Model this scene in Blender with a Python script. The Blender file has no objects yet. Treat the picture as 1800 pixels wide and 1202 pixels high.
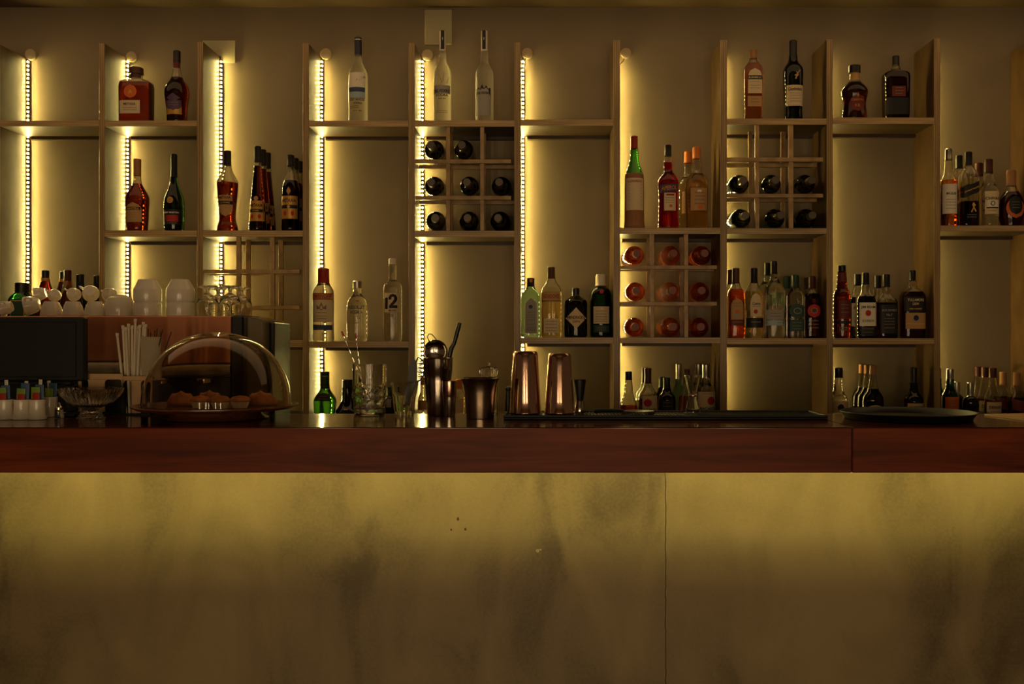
import bpy, math, random
from mathutils import Vector, Matrix
random.seed(7)
PI = math.pi
S = bpy.context.scene
COL = S.collection

# ------------------------------------------------------------------ camera geometry (metres, camera looks along +Y)
F, CX, CY, EYE = 1750.0, 952.0, 592.0, 1.33
def X(px, Y): return (px - CX) * Y / F
def Z(py, Y): return EYE - (py - CY) * Y / F
def W(n, Y): return n * Y / F
YF, YW = 4.0, 4.22            # front of the shelving, back wall
YB0, YB1 = 2.52, 2.97         # bar top: front and back edge
ZBAR = EYE - 0.229            # bar top
ZBACK = EYE - 0.313           # back counter

# ------------------------------------------------------------------ materials
def lin(c):
    return tuple((v / 255 / 12.92) if v / 255 <= 0.04045 else ((v / 255 + 0.055) / 1.055) ** 2.4 for v in c) + (1.0,)
MATS = {}
def mat(name, c, rough=0.5, metal=0.0, trans=0.0, ior=1.45, emit=None, estr=0.0, spec=None, coat=0.0, sss=0.0):
    if name in MATS: return MATS[name]
    m = bpy.data.materials.new(name); m.use_nodes = True
    b = m.node_tree.nodes['Principled BSDF']
    b.inputs['Base Color'].default_value = lin(c)
    b.inputs['Roughness'].default_value = rough
    b.inputs['Metallic'].default_value = metal
    b.inputs['Transmission Weight'].default_value = trans
    b.inputs['IOR'].default_value = ior
    if coat: b.inputs['Coat Weight'].default_value = coat; b.inputs['Coat Roughness'].default_value = 0.08
    if emit: b.inputs['Emission Color'].default_value = emit; b.inputs['Emission Strength'].default_value = estr
    MATS[name] = m
    return m
def nodes(m): return m.node_tree.nodes, m.node_tree.links, m.node_tree.nodes['Principled BSDF']
def texmat(name, c1, c2, scale, rough, detail=6, stretch=(1, 1, 1), lo=0.35, hi=0.65, bump=0.0, distort=0.0, coat=0.0, coatr=0.08):
    """two-colour noise material in object space"""
    m = mat(name, c1, rough); n, l, b = nodes(m)
    tc = n.new('ShaderNodeTexCoord'); mp = n.new('ShaderNodeMapping'); mp.inputs['Scale'].default_value = stretch
    nz = n.new('ShaderNodeTexNoise'); nz.inputs['Scale'].default_value = scale; nz.inputs['Detail'].default_value = detail
    nz.inputs['Distortion'].default_value = distort
    rp = n.new('ShaderNodeValToRGB'); rp.color_ramp.elements[0].position = lo; rp.color_ramp.elements[1].position = hi
    rp.color_ramp.elements[0].color = lin(c1); rp.color_ramp.elements[1].color = lin(c2)
    l.new(tc.outputs['Object'], mp.inputs['Vector']); l.new(mp.outputs['Vector'], nz.inputs['Vector'])
    l.new(nz.outputs['Fac'], rp.inputs['Fac']); l.new(rp.outputs['Color'], b.inputs['Base Color'])
    if bump:
        bp = n.new('ShaderNodeBump'); bp.inputs['Strength'].default_value = bump; bp.inputs['Distance'].default_value = 0.003
        l.new(nz.outputs['Fac'], bp.inputs['Height']); l.new(bp.outputs['Normal'], b.inputs['Normal'])
    if coat: b.inputs['Coat Weight'].default_value = coat; b.inputs['Coat Roughness'].default_value = coatr
    return m

def ply(name, axis):
    """plywood: noisy grain and dark glue lines across the board's thickness (axis 0 = x, 2 = z)"""
    st = (40, 6, 2.5) if axis == 0 else (2.5, 6, 40)
    m = texmat(name, (136, 112, 74) if axis == 0 else (156, 130, 88), (174, 146, 102) if axis == 0 else (202, 172, 124), 2.2, 0.36, stretch=st, lo=0.3, hi=0.7)
    n, l, b = nodes(m)
    rp = [x for x in n if x.type == 'VALTORGB'][0]; tc = [x for x in n if x.type == 'TEX_COORD'][0]
    sp = n.new('ShaderNodeSeparateXYZ'); l.new(tc.outputs['Object'], sp.inputs[0])
    mu = n.new('ShaderNodeMath'); mu.operation = 'MULTIPLY'; mu.inputs[1].default_value = 2 * PI / 0.0078
    sn = n.new('ShaderNodeMath'); sn.operation = 'SINE'
    mr = n.new('ShaderNodeMapRange'); mr.inputs['From Min'].default_value = -1.0; mr.inputs['From Max'].default_value = 0.2
    mr.inputs['To Min'].default_value = 0.66; mr.inputs['To Max'].default_value = 1.0
    mx = n.new('ShaderNodeMixRGB'); mx.blend_type = 'MULTIPLY'; mx.inputs['Fac'].default_value = 1.0
    l.new(sp.outputs[axis], mu.inputs[0]); l.new(mu.outputs[0], sn.inputs[0]); l.new(sn.outputs[0], mr.inputs['Value'])
    l.new(rp.outputs['Color'], mx.inputs[1]); l.new(mr.outputs[0], mx.inputs[2]); l.new(mx.outputs[0], b.inputs['Base Color'])
    return m
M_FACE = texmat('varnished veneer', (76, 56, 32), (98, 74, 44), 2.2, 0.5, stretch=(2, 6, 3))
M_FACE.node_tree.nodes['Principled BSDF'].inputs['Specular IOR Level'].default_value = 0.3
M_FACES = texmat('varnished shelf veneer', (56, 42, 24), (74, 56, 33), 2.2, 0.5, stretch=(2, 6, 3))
M_PLYV = ply('plywood upright', 0)
M_PLYH = ply('plywood shelf', 2)
M_RACK = texmat('pale rack wood', (140, 112, 74), (178, 148, 104), 3, 0.4, stretch=(6, 6, 6))
M_WALL = texmat('painted wall', (130, 115, 90), (140, 124, 98), 3.0, 0.6, detail=4, bump=0.05)
M_CEIL = texmat('painted ceiling', (96, 78, 52), (104, 85, 57), 2.0, 0.6)
M_FLOOR = texmat('dark floor', (76, 61, 44), (94, 76, 56), 3, 0.3)
M_BAR = texmat('mahogany', (82, 31, 13), (132, 58, 25), 2.0, 0.45, detail=9, stretch=(1.1, 6, 15), lo=0.3, hi=0.72, distort=0.9)
M_BAR.node_tree.nodes['Principled BSDF'].inputs['Specular IOR Level'].default_value = 0.22
M_BARTOP = texmat('varnished mahogany', (52, 20, 10), (88, 36, 18), 2.0, 0.13, detail=8, stretch=(1.2, 14, 6), lo=0.3, hi=0.7, distort=0.6)
M_DARKWOOD = texmat('dark stained wood', (40, 28, 20), (56, 40, 28), 3, 0.35)

def plaster():
    m = mat('trowelled plaster', (150, 132, 92), 0.5); n, l, b = nodes(m)
    tc = n.new('ShaderNodeTexCoord')
    def noise(scale, stretch, dist, rot=0.0, detail=5):
        mp = n.new('ShaderNodeMapping'); mp.inputs['Scale'].default_value = stretch; mp.inputs['Rotation'].default_value = (0, rot, 0)
        nz = n.new('ShaderNodeTexNoise'); nz.inputs['Scale'].default_value = scale; nz.inputs['Detail'].default_value = detail; nz.inputs['Distortion'].default_value = dist
        l.new(tc.outputs['Object'], mp.inputs['Vector']); l.new(mp.outputs['Vector'], nz.inputs['Vector']); return nz
    a = noise(1.5, (1, 1, 1.2), 0.5, 0.6); c = noise(3.4, (1.5, 1, 0.75), 1.0, 0.75, 3); d = noise(110, (1, 1, 1), 0, 0, 2)
    m1 = n.new('ShaderNodeMixRGB'); m1.inputs['Fac'].default_value = 0.45
    l.new(a.outputs['Fac'], m1.inputs[1]); l.new(c.outputs['Fac'], m1.inputs[2])
    m2 = n.new('ShaderNodeMixRGB'); m2.inputs['Fac'].default_value = 0.1
    l.new(m1.outputs[0], m2.inputs[1]); l.new(d.outputs['Fac'], m2.inputs[2])
    rp = n.new('ShaderNodeValToRGB'); e = rp.color_ramp.elements
    e[0].position = 0.39; e[0].color = lin((103, 89, 61)); e[1].position = 0.61; e[1].color = lin((156, 138, 98))
    x = e.new(0.49); x.color = lin((137, 121, 84))
    l.new(m2.outputs[0], rp.inputs['Fac']); l.new(rp.outputs['Color'], b.inputs['Base Color'])
    bp = n.new('ShaderNodeBump'); bp.inputs['Strength'].default_value = 0.12; bp.inputs['Distance'].default_value = 0.004
    l.new(c.outputs['Fac'], bp.inputs['Height']); l.new(bp.outputs['Normal'], b.inputs['Normal'])
    return m
M_PLASTER = plaster()
LEDC = (1.0, 0.77, 0.235, 1)
M_LED = mat('lit diodes', (255, 240, 200), 0.4, emit=LEDC, estr=560.0)
M_LEDD = mat('dimmer lit diodes', (255, 240, 200), 0.4, emit=LEDC, estr=380.0)
M_TAPE = mat('strip tape', (120, 96, 40), 0.5)
M_RESIST = mat('strip resistor', (8, 7, 4), 0.7)
M_UNDER = mat('lit diffuser', (255, 240, 200), 0.4, emit=(1.0, 0.84, 0.25, 1), estr=35.0)

def glass(name, c, rough=0.0, ior=1.45): return mat(name, c, rough, 0, 1.0, ior)
G_CLEAR = glass('clear glass', (250, 248, 238))
G_AMBER = glass('amber spirit', (104, 30, 7))
G_DAMBER = glass('dark brandy', (74, 20, 6))
G_WHISKY = glass('whisky', (210, 122, 36))
G_RED = glass('red aperitif', (190, 12, 4))
G_ROSE = glass('orange rose wine', (226, 98, 36))
G_GREEN = glass('green glass', (18, 66, 24))
G_BGREEN = glass('bright green glass', (70, 160, 50))
G_DGREEN = glass('dark green glass', (12, 34, 16))
G_BLACK = glass('black glass', (14, 13, 10))
G_WINE = glass('dark wine glass', (34, 34, 14), 0.02)
G_PALE = glass('pale green glass', (176, 222, 196))
G_WATER = glass('clear spirit', (246, 243, 228))
G_GOLD = glass('pale gold spirit', (240, 214, 150))
G_FROST = glass('frosted glass', (244, 240, 226), 0.45)
G_SMOKE = glass('clear plastic', (238, 226, 206), 0.01, 1.3)
def plain(name, c, r=0.5, **k): return mat(name, c, r, **k)
K_BLACK = plain('black cap', (16, 15, 14), 0.35)
K_NAVY = plain('navy cap', (26, 34, 58), 0.4)
K_RED = plain('red cap', (138, 28, 18), 0.4)
K_BROWN = plain('brown cap', (74, 42, 26), 0.45)
K_TAN = plain('tan cap', (150, 104, 64), 0.5)
K_ORANGE = plain('orange cap', (196, 112, 36), 0.45)
K_WHITE = plain('white cap', (206, 196, 176), 0.5)
K_SILVER = mat('silver cap', (178, 172, 160), 0.3, 1.0)
K_GOLD = mat('gold cap', (196, 156, 84), 0.32, 1.0)
K_MAROON = plain('maroon cap', (66, 20, 18), 0.4)
K_GREEN = plain('green cap', (22, 56, 36), 0.4)
P_WHITE = plain('white paper', (222, 212, 192), 0.7)
P_CREAM = plain('cream paper', (206, 186, 148), 0.7)
P_TAN = plain('tan paper', (176, 136, 84), 0.65)
P_GOLD = mat('gold paper', (198, 150, 74), 0.4, 0.5)
P_BLACK = plain('black paper', (20, 19, 18), 0.55)
P_GREY = plain('grey paper', (150, 146, 134), 0.7)
P_NAVY = plain('blue paper', (50, 66, 92), 0.6)
P_GREEN = plain('dark green paper', (36, 66, 52), 0.6)
P_RED = plain('red paper', (168, 34, 24), 0.6)
P_ORANGE = plain('orange paper', (198, 98, 36), 0.6)
P_PURPLE = plain('purple paper', (84, 58, 92), 0.55)
P_STRAW = texmat('straw wrap', (120, 78, 46), (160, 112, 70), 6, 0.8, stretch=(60, 60, 120))
P_MAROON = plain('maroon paper', (98, 30, 22), 0.6)
P_PALEBLUE = plain('pale blue paper', (150, 170, 176), 0.6)
INK = plain('black ink', (14, 13, 12), 0.6)
INKR = plain('red ink', (150, 32, 22), 0.6)
INKW = plain('white ink', (230, 222, 204), 0.6)
INKG = plain('gold ink', (206, 160, 84), 0.5)
INKB = plain('blue ink', (40, 50, 80), 0.6)
INKGREY = plain('grey ink', (120, 110, 94), 0.6)
C_CERAMIC = mat('white glazed ceramic', (232, 222, 202), 0.18, coat=0.3)
C_STEEL = mat('polished steel', (198, 188, 174), 0.13, 1.0)
C_BRUSHED = mat('brushed steel', (186, 172, 144), 0.42, 0.15)
C_TIN = mat('rose tinted steel', (214, 176, 154), 0.11, 1.0)
C_COPPER = mat('copper panel', (206, 132, 90), 0.36, 0.3)
C_BLACKP = mat('black plastic', (15, 15, 14), 0.4)
C_SCREEN = mat('matt black casing', (18, 18, 17), 0.55)
C_RUBBER = mat('black rubber', (12, 12, 12), 0.5)
C_BEIGE = plain('beige plastic', (196, 160, 116), 0.55)
C_PAPERW = plain('straw wrapper', (216, 204, 180), 0.75)
C_WICKER = plain('woven plastic', (212, 198, 170), 0.65)
C_STIR = plain('dark stirrer', (58, 36, 24), 0.5)
C_REDP = plain('red plastic', (150, 26, 20), 0.35)
C_PASTRY = texmat('baked pastry', (158, 88, 40), (206, 138, 70), 26, 0.6, bump=0.3)
C_PLATE = texmat('brown tray', (92, 52, 30), (120, 70, 42), 4, 0.25, stretch=(3, 20, 20))
C_COVER = plain('cable cover', (190, 172, 132), 0.5)
C_PLATEW = plain('blank wall plate', (180, 172, 134), 0.55)
C_CABLE = plain('cable sheath', (70, 56, 30), 0.5)

# ------------------------------------------------------------------ mesh building
class MB:
    def __init__(s): s.v = []; s.f = []; s.m = []; s.mi = 0
    def add(s, vs, fs):
        o = len(s.v); s.v += [tuple(p) for p in vs]
        for f in fs: s.f.append([o + i for i in f]); s.m.append(s.mi)
        return s
    def box(s, x0, x1, y0, y1, z0, z1):
        return s.add([(x0, y0, z0), (x1, y0, z0), (x1, y1, z0), (x0, y1, z0), (x0, y0, z1), (x1, y0, z1), (x1, y1, z1), (x0, y1, z1)],
                     [(3, 2, 1, 0), (4, 5, 6, 7), (0, 1, 5, 4), (1, 2, 6, 5), (2, 3, 7, 6), (3, 0, 4, 7)])
    def rbox(s, x0, x1, y0, y1, z0, z1, r):
        """box with its vertical and horizontal long edges chamfered"""
        r = min(r, (x1 - x0) * .45, (y1 - y0) * .45, (z1 - z0) * .45)
        rings = []
        for z, k in ((z0, r), (z0 + r, 0), (z1 - r, 0), (z1, r)):
            a0, a1, b0, b1 = x0 + k, x1 - k, y0 + k, y1 - k
            q = r
            rings.append([(a0 + q, b0, z), (a1 - q, b0, z), (a1, b0 + q, z), (a1, b1 - q, z), (a1 - q, b1, z), (a0 + q, b1, z), (a0, b1 - q, z), (a0, b0 + q, z)] if k == 0 else
                         [(a0 + q * .4, b0, z), (a1 - q * .4, b0, z), (a1, b0 + q * .4, z), (a1, b1 - q * .4, z), (a1 - q * .4, b1, z), (a0 + q * .4, b1, z), (a0, b1 - q * .4, z), (a0, b0 + q * .4, z)])
        return s.loft(rings)
    def loft(s, rings, cap0=True, cap1=True, closed=True):
        n = len(rings[0]); vs = [p for r in rings for p in r]; fs = []
        for i in range(len(rings) - 1):
            for j in range(n if closed else n - 1):
                k = (j + 1) % n
                fs.append((i * n + j, i * n + k, (i + 1) * n + k, (i + 1) * n + j))
        if cap0: fs.append(tuple(reversed(range(n))))
        if cap1: fs.append(tuple((len(rings) - 1) * n + j for j in range(n)))
        return s.add(vs, fs)
    def lathe(s, prof, c=(0, 0, 0), seg=32, p=2.0, dr=1.0, flute=0, depth=0.0, cap0=True, cap1=True):
        """prof: (r, z[, p, dr]) from bottom to top; superellipse cross-section"""
        rings = []
        for q in prof:
            r, z = q[0], q[1]; pp = q[2] if len(q) > 2 else p; dd = q[3] if len(q) > 3 else dr
            ring = []
            for j in range(seg):
                a = 2 * PI * (j + .5) / seg; ca, sa = math.cos(a), math.sin(a)
                k = (abs(ca) ** pp + abs(sa) ** pp) ** (-1 / pp)
                rr = max(r, 1e-5)
                if flute and depth: rr *= 1 - depth * (0.5 + 0.5 * math.cos(flute * a))
                ring.append((c[0] + rr * k * ca, c[1] + rr * dd * k * sa, c[2] + z))
            rings.append(ring)
        return s.loft(rings, cap0, cap1)
    def tube(s, pts, r, seg=8, r1=None, closed=False):
        pts = [Vector(p) for p in pts]; rings = []; n = len(pts); up = None
        for i, p in enumerate(pts):
            t = (pts[min(i + 1, n - 1)] - pts[max(i - 1, 0)]).normalized()
            if up is None:
                up = Vector((0, 0, 1)) if abs(t.z) < .9 else Vector((0, 1, 0))
            a = t.cross(up).normalized(); b = a.cross(t).normalized(); up = b
            rad = r if r1 is None else r + (r1 - r) * i / (n - 1)
            rings.append([p + (a * math.cos(2 * PI * j / seg) + b * math.sin(2 * PI * j / seg)) * rad for j in range(seg)])
        rings = [[tuple(q) for q in rg] for rg in rings]
        if closed: rings.append(rings[0])
        return s.loft(rings, not closed, not closed)
    def prism(s, poly, y0, y1):
        """polygon in (x, z), extruded from y0 to y1"""
        n = len(poly)
        return s.add([(x, y0, z) for x, z in poly] + [(x, y1, z) for x, z in poly],
                     [tuple(range(n)), tuple(reversed(range(n, 2 * n)))] + [(i, i + n, (i + 1) % n + n, (i + 1) % n) for i in range(n)])
    def slab(s, poly, z0, z1):
        """polygon in (x, y), extruded from z0 to z1"""
        n = len(poly)
        return s.add([(x, y, z0) for x, y in poly] + [(x, y, z1) for x, y in poly],
                     [tuple(reversed(range(n))), tuple(range(n, 2 * n))] + [(i, (i + 1) % n, (i + 1) % n + n, i + n) for i in range(n)])
def root_loc(o):
    v = Vector((0, 0, 0))
    while o is not None: v = v + o.location; o = o.parent
    return v
def build(name, mb, mats, parent=None, loc=None, smooth=False, world=True, angle=0.6):
    """link ONE mesh object; coordinates given in the world are made local to the parent (or to loc)"""
    base = root_loc(parent) if (parent is not None and world) else Vector(loc or (0, 0, 0))
    me = bpy.data.meshes.new(name)
    me.from_pydata([tuple(Vector(p) - base) for p in mb.v] if world else mb.v, [], mb.f)
    if not isinstance(mats, (list, tuple)): mats = [mats]
    for m in mats: me.materials.append(m)
    if len(mats) > 1:
        me.polygons.foreach_set('material_index', mb.m)
    me.validate(); me.update()
    if smooth:
        me.polygons.foreach_set('use_smooth', [True] * len(me.polygons))
        try: me.set_sharp_from_angle(angle=angle)
        except Exception: pass
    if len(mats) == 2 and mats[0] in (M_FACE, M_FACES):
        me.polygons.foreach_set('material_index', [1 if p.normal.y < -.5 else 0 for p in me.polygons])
    o = bpy.data.objects.new(name, me); COL.objects.link(o)
    if parent is not None: o.parent = parent
    elif loc is not None: o.location = loc
    return o
def tag(o, label, cat, group=None):
    o['label'] = label; o['category'] = cat
    if group: o['group'] = group
    return o
def thing(name, label, cat, loc, group=None):
    o = bpy.data.objects.new(name, None); o.empty_display_size = 0.05; COL.objects.link(o); o.location = loc
    return tag(o, label, cat, group)
def copy_thing(src, loc, label, group=None):
    c = src.copy(); COL.objects.link(c); c.location = loc; c['label'] = label
    if group: c['group'] = group
    for ch in list(src.children):
        d = ch.copy(); COL.objects.link(d); d.parent = c
        for g in list(ch.children):
            e = g.copy(); COL.objects.link(e); e.parent = d
    return c
def struct(o): o['kind'] = 'structure'; return o

# ------------------------------------------------------------------ lettering
_TXT = {}
def text2d(s):
    if s not in _TXT:
        cu = bpy.data.curves.new('lettering_source', 'FONT'); cu.body = s; cu.size = 1.0; cu.resolution_u = 3; cu.offset = .02
        o = bpy.data.objects.new('lettering_source', cu); COL.objects.link(o)
        bpy.context.view_layer.update()
        dg = bpy.context.evaluated_depsgraph_get()
        me = bpy.data.meshes.new_from_object(o.evaluated_get(dg))
        vs = [(v.co.x, v.co.y) for v in me.vertices]; fs = [tuple(p.vertices) for p in me.polygons]
        x0 = min(v[0] for v in vs); x1 = max(v[0] for v in vs); y0 = min(v[1] for v in vs); y1 = max(v[1] for v in vs)
        vs = [((v[0] - (x0 + x1) / 2) / (x1 - x0), (v[1] - (y0 + y1) / 2) / (y1 - y0)) for v in vs]
        bpy.data.objects.remove(o); bpy.data.curves.remove(cu); bpy.data.meshes.remove(me)
        _TXT[s] = (vs, fs)
    return _TXT[s]

# ------------------------------------------------------------------ bottles
def soften(pts, cut=0.009, it=2):
    for k in range(it):
        out = [pts[0]]
        for i in range(1, len(pts) - 1):
            a, b, c = pts[i - 1], pts[i], pts[i + 1]
            for q, sgn in ((a, 0), (c, 1)):
                d = math.hypot(q[0] - b[0], q[1] - b[1])
                t = min(0.28, cut / max(d, 1e-9))
                out.append(tuple(b[j] + (q[j] - b[j]) * t for j in range(len(b))))
        out.append(pts[-1]); pts = out; cut *= .5
    return pts
class Bottle:
    """pixel-measured bottle. pts: (py, half width) upward from the base; the base itself stands on z=zb"""
    def __init__(s, label, cx, Y, zb, hw0, pts, cap, gl, liq=None, level=None, p=2.0, dr=1.0, group=None, capmat=K_BLACK,
                 name='liquor_bottle', caphw=None, seg=32, cut=0.009):
        zb = zb + .0005
        s.Y, s.cx, s.zb = Y, cx, zb
        s.x = X(cx, Y)
        s.t = thing(name, label, 'bottle', (s.x, Y, zb), group)
        k = Y / F; mx = max([hw0] + [q[1] for q in pts])
        def ring(hw, z):
            w = min(1, max(0, (hw / mx - .55) / .25))
            return (hw * k, z, 2 + (p - 2) * w, 1 + (dr - 1) * w)
        raw = [ring(hw0, zb)] + [ring(h, Z(y, Y)) for y, h in pts]
        r0 = raw[0]; e = min(.004, r0[0] * .2)
        raw = [(r0[0] - e, zb, r0[2], r0[3]), (r0[0], zb + e, r0[2], r0[3])] + raw[1:]
        prof = soften(raw, cut)
        s.prof = prof
        zt = Z(cap[0], Y) + .001
        if prof[-1][1] < zt: prof = prof + [(prof[-1][0], zt, 2.0, 1.0)]
        s.prof = prof
        zl = Z(level, Y) if level is not None else None
        C = (s.x, Y, 0)
        if liq is None:
            mb = MB().lathe(prof, C, seg, cap0=True, cap1=True)
            build('glass', mb, gl, s.t, smooth=True)
        else:
            lo = [q for q in prof if q[1] < zl - 1e-4]; hi = [q for q in prof if q[1] > zl + 1e-4]
            m = s.at(zl); mid = (m[0], zl, m[1], m[2])
            th = .0026
            inner = lambda q: (max(q[0] - th, q[0] * .4), q[1], q[2], q[3])
            mb = MB().lathe(lo + [mid], C, seg, cap0=True, cap1=False)
            mb.lathe([inner(mid), (1e-4, zl, 2, 1)], C, seg, cap0=False, cap1=False)
            build('liquid', mb, liq, s.t, smooth=True)
            up = [mid] + hi
            mb = MB().lathe(up + [inner(q) for q in reversed(up)], C, seg, cap0=False, cap1=False)
            build('glass', mb, gl, s.t, smooth=True)
        ch = (caphw or cap[2]) * k; z0, z1 = Z(cap[0], Y), Z(cap[1], Y)
        e = min(.0025, ch * .25)
        cp = [(ch, z0), (ch, z0 + (z1 - z0) * .18), (ch * .97, z0 + (z1 - z0) * .2), (ch * .97, z1 - e), (ch * .97 - e, z1)]
        o = build('cap', MB().lathe(cp, C, 24), capmat, s.t, smooth=True)
        s.capo = o
        s.last = None
    def at(s, z):
        P = s.prof
        for i in range(len(P) - 1):
            if P[i][1] <= z <= P[i + 1][1] and P[i + 1][1] > P[i][1]:
                t = (z - P[i][1]) / (P[i + 1][1] - P[i][1])
                return tuple(P[i][j] + (P[i + 1][j] - P[i][j]) * t for j in (0, 2, 3))
        q = P[-1] if z > P[-1][1] else P[1]
        return (q[0], q[2], q[3])
    def surf(s, x, z, off):
        r, p, dr = s.at(z); a = r + off; b = r * dr + off
        t = min(1.0, abs(x) / a)
        x = max(-a, min(a, x))
        return (s.x + x, s.Y - b * (max(0.0, 1 - t ** p)) ** (1 / p), z)
    def patch(s, name, m, x0, x1, y0, y1, shape='rect', off=.0005, parent=None, slant=0, nx=14, ny=10):
        """label covering pixels x0..x1 (relative to the bottle's axis) and rows y0..y1"""
        k = s.Y / F; mb = MB(); rows = []
        for j in range(ny + 1):
            v = j / ny; py = y1 + (y0 - y1) * v; vv = 2 * v - 1; row = []
            hwf = 1.0
            if shape == 'ellipse': hwf = math.sqrt(max(0.0, 1 - vv * vv))
            elif shape == 'diamond': hwf = 1 - abs(vv)
            elif shape == 'arch': hwf = 1.0 if v < .62 else math.sqrt(max(0.0, 1 - ((v - .62) / .38) ** 2))
            elif shape == 'shield': hwf = 1.0 if v > .45 else math.sqrt(max(0.0, 1 - ((.45 - v) / .45) ** 2))
            for i in range(nx + 1):
                u = 2 * i / nx - 1
                xx = (x0 + x1) / 2 + (x1 - x0) / 2 * u * max(hwf, .02)
                row.append(s.surf(xx * k, Z(py - slant * u, s.Y), off))
            rows.append(row)
        for j in range(ny):
            for i in range(nx):
                mb.add([rows[j][i], rows[j][i + 1], rows[j + 1][i + 1], rows[j + 1][i]], [(0, 1, 2, 3)])
        o = build(name, mb, m, parent or s.t, smooth=True)
        s.last = o
        return s
    def label(s, m, x0, x1, y0, y1, shape='rect', **k): return s.patch('label', m, x0, x1, y0, y1, shape, **k)
    def band(s, m, y0, y1, name='label_band', off=.0007):
        """wraps the whole bottle"""
        k = 40; mb = MB(); zs = [Z(y1 + (y0 - y1) * j / 4, s.Y) for j in range(5)]
        prof = []
        for z in zs:
            r, p, dr = s.at(z); prof.append((r + off, z, p, dr))
        mb.lathe(prof, (s.x, s.Y, 0), 32, cap0=False, cap1=False)
        s.last = build(name, mb, m, s.t, smooth=True)
        return s
    def mark(s, m, x0, x1, y0, y1, shape='rect', name='emblem', off=.0010, **k):
        keep = s.last
        s.patch(name, m, x0, x1, y0, y1, shape, off=off, parent=s.last or s.t, nx=10, ny=8, **k); s.last = keep
        return s
    def text(s, string, m, xc, yc, w, h, slant=0, off=.0013):
        vs, fs = text2d(string); k = s.Y / F
        mb = MB().add([s.surf((xc + v[0] * w) * k, Z(yc - v[1] * h - slant * v[0] * 2, s.Y), off) for v in vs], fs)
        build('lettering', mb, m, s.last or s.t); return s
    def stroke(s, m, pts, w, name='lettering', off=.0013):
        k = s.Y / F; mb = MB(); n = len(pts)
        L = []
        for i, (x, y) in enumerate(pts):
            a = pts[max(i - 1, 0)]; c = pts[min(i + 1, n - 1)]
            dx, dy = c[0] - a[0], c[1] - a[1]; d = math.hypot(dx, dy)
            L.append(((x - dy / d * w / 2, y + dx / d * w / 2), (x + dy / d * w / 2, y - dx / d * w / 2)))
        for i in range(n - 1):
            mb.add([s.surf(q[0] * k, Z(q[1], s.Y), off) for q in (L[i][0], L[i][1], L[i + 1][1], L[i + 1][0])], [(0, 1, 2, 3)])
        build(name, mb, m, s.last or s.t); return s
    def poly(s, m, pts, name='emblem', off=.0012):
        k = s.Y / F
        mb = MB().add([s.surf(x * k, Z(y, s.Y), off) for x, y in pts], [tuple(range(len(pts)))])
        build(name, mb, m, s.last or s.t); return s
    def lines(s, x0, x1, ys, h=1.2, m=None):
        """rows of small unreadable print"""
        mb = MB(); k = s.Y / F
        for y in ys:
            x = x0
            while x < x1:
                w = random.uniform(1.0, 2.6); w = min(w, x1 - x)
                mb.add([s.surf(a * k, Z(b, s.Y), .0012) for a, b in ((x, y + h / 2), (x + w, y + h / 2), (x + w, y - h / 2), (x, y - h / 2))], [(0, 1, 2, 3)])
                x += w + random.uniform(.6, 1.0)
        build('small_print', mb, m or INKGREY, s.last or s.t); return s
    def rear(s, dys, labels, group=None):
        for dy, lb in zip(dys, labels): copy_thing(s.t, (s.x, s.Y + dy, s.zb), lb, group)
        return s

# ================================================================== THE SETTING
struct(build('wall_back', MB().box(-4.2, 4.2, YW, YW + .1, -0.001, 3.0), M_WALL, loc=(0, YW, 0)))
struct(build('floor', MB().box(-4.2, 4.2, -5, YW + .1, -.1, 0), M_FLOOR, loc=(0, 0, 0)))
ZC = Z(13, YW)
struct(build('ceiling', MB().box(-4.2, 4.2, -5, YW, ZC, ZC + .1), M_CEIL, loc=(0, 0, ZC)))

# ------------------------------------------------------------------ back counter under the shelving
t = thing('back_counter', 'dark back counter under the plywood shelving, behind the bar', 'counter', (0, 3.8, 0))
build('worktop', MB().rbox(-3.2, 3.2, 3.28, YW - .002, ZBACK - .04, ZBACK, .003), M_DARKWOOD, t)
build('cabinet', MB().box(-3.18, 3.18, 3.32, YW - .002, 0.0, ZBACK - .04), M_DARKWOOD, t)

# ------------------------------------------------------------------ plywood shelving
UP = [(-11, 0, 78, 78), (174, 184, 76, 174), (346, 357, 73, 0), (532, 543, 76, 0), (718, 729, 75, 0), (904, 915, 74, 0), (1078, 1090, 70, 0),
      (1266, 1278, 70, 0), (1453, 1464, 69, 0), (1642, 1653, 67, 0), (1821, 1833, 66, 0)]
shelving = thing('bar_shelving', 'tall plywood bar shelving with open bays along the back wall', 'shelving', (0, YF, ZBACK))
UX = []
for i, (a, b, ty, _) in enumerate(UP):
    x0, x1 = X(a, YF), X(b, YF); UX.append((x0, x1))
    build('upright', MB().rbox(x0, x1, YF, YW - .001, ZBACK, Z(ty, YF), .0015), [M_FACE, M_PLYV], shelving)
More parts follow.
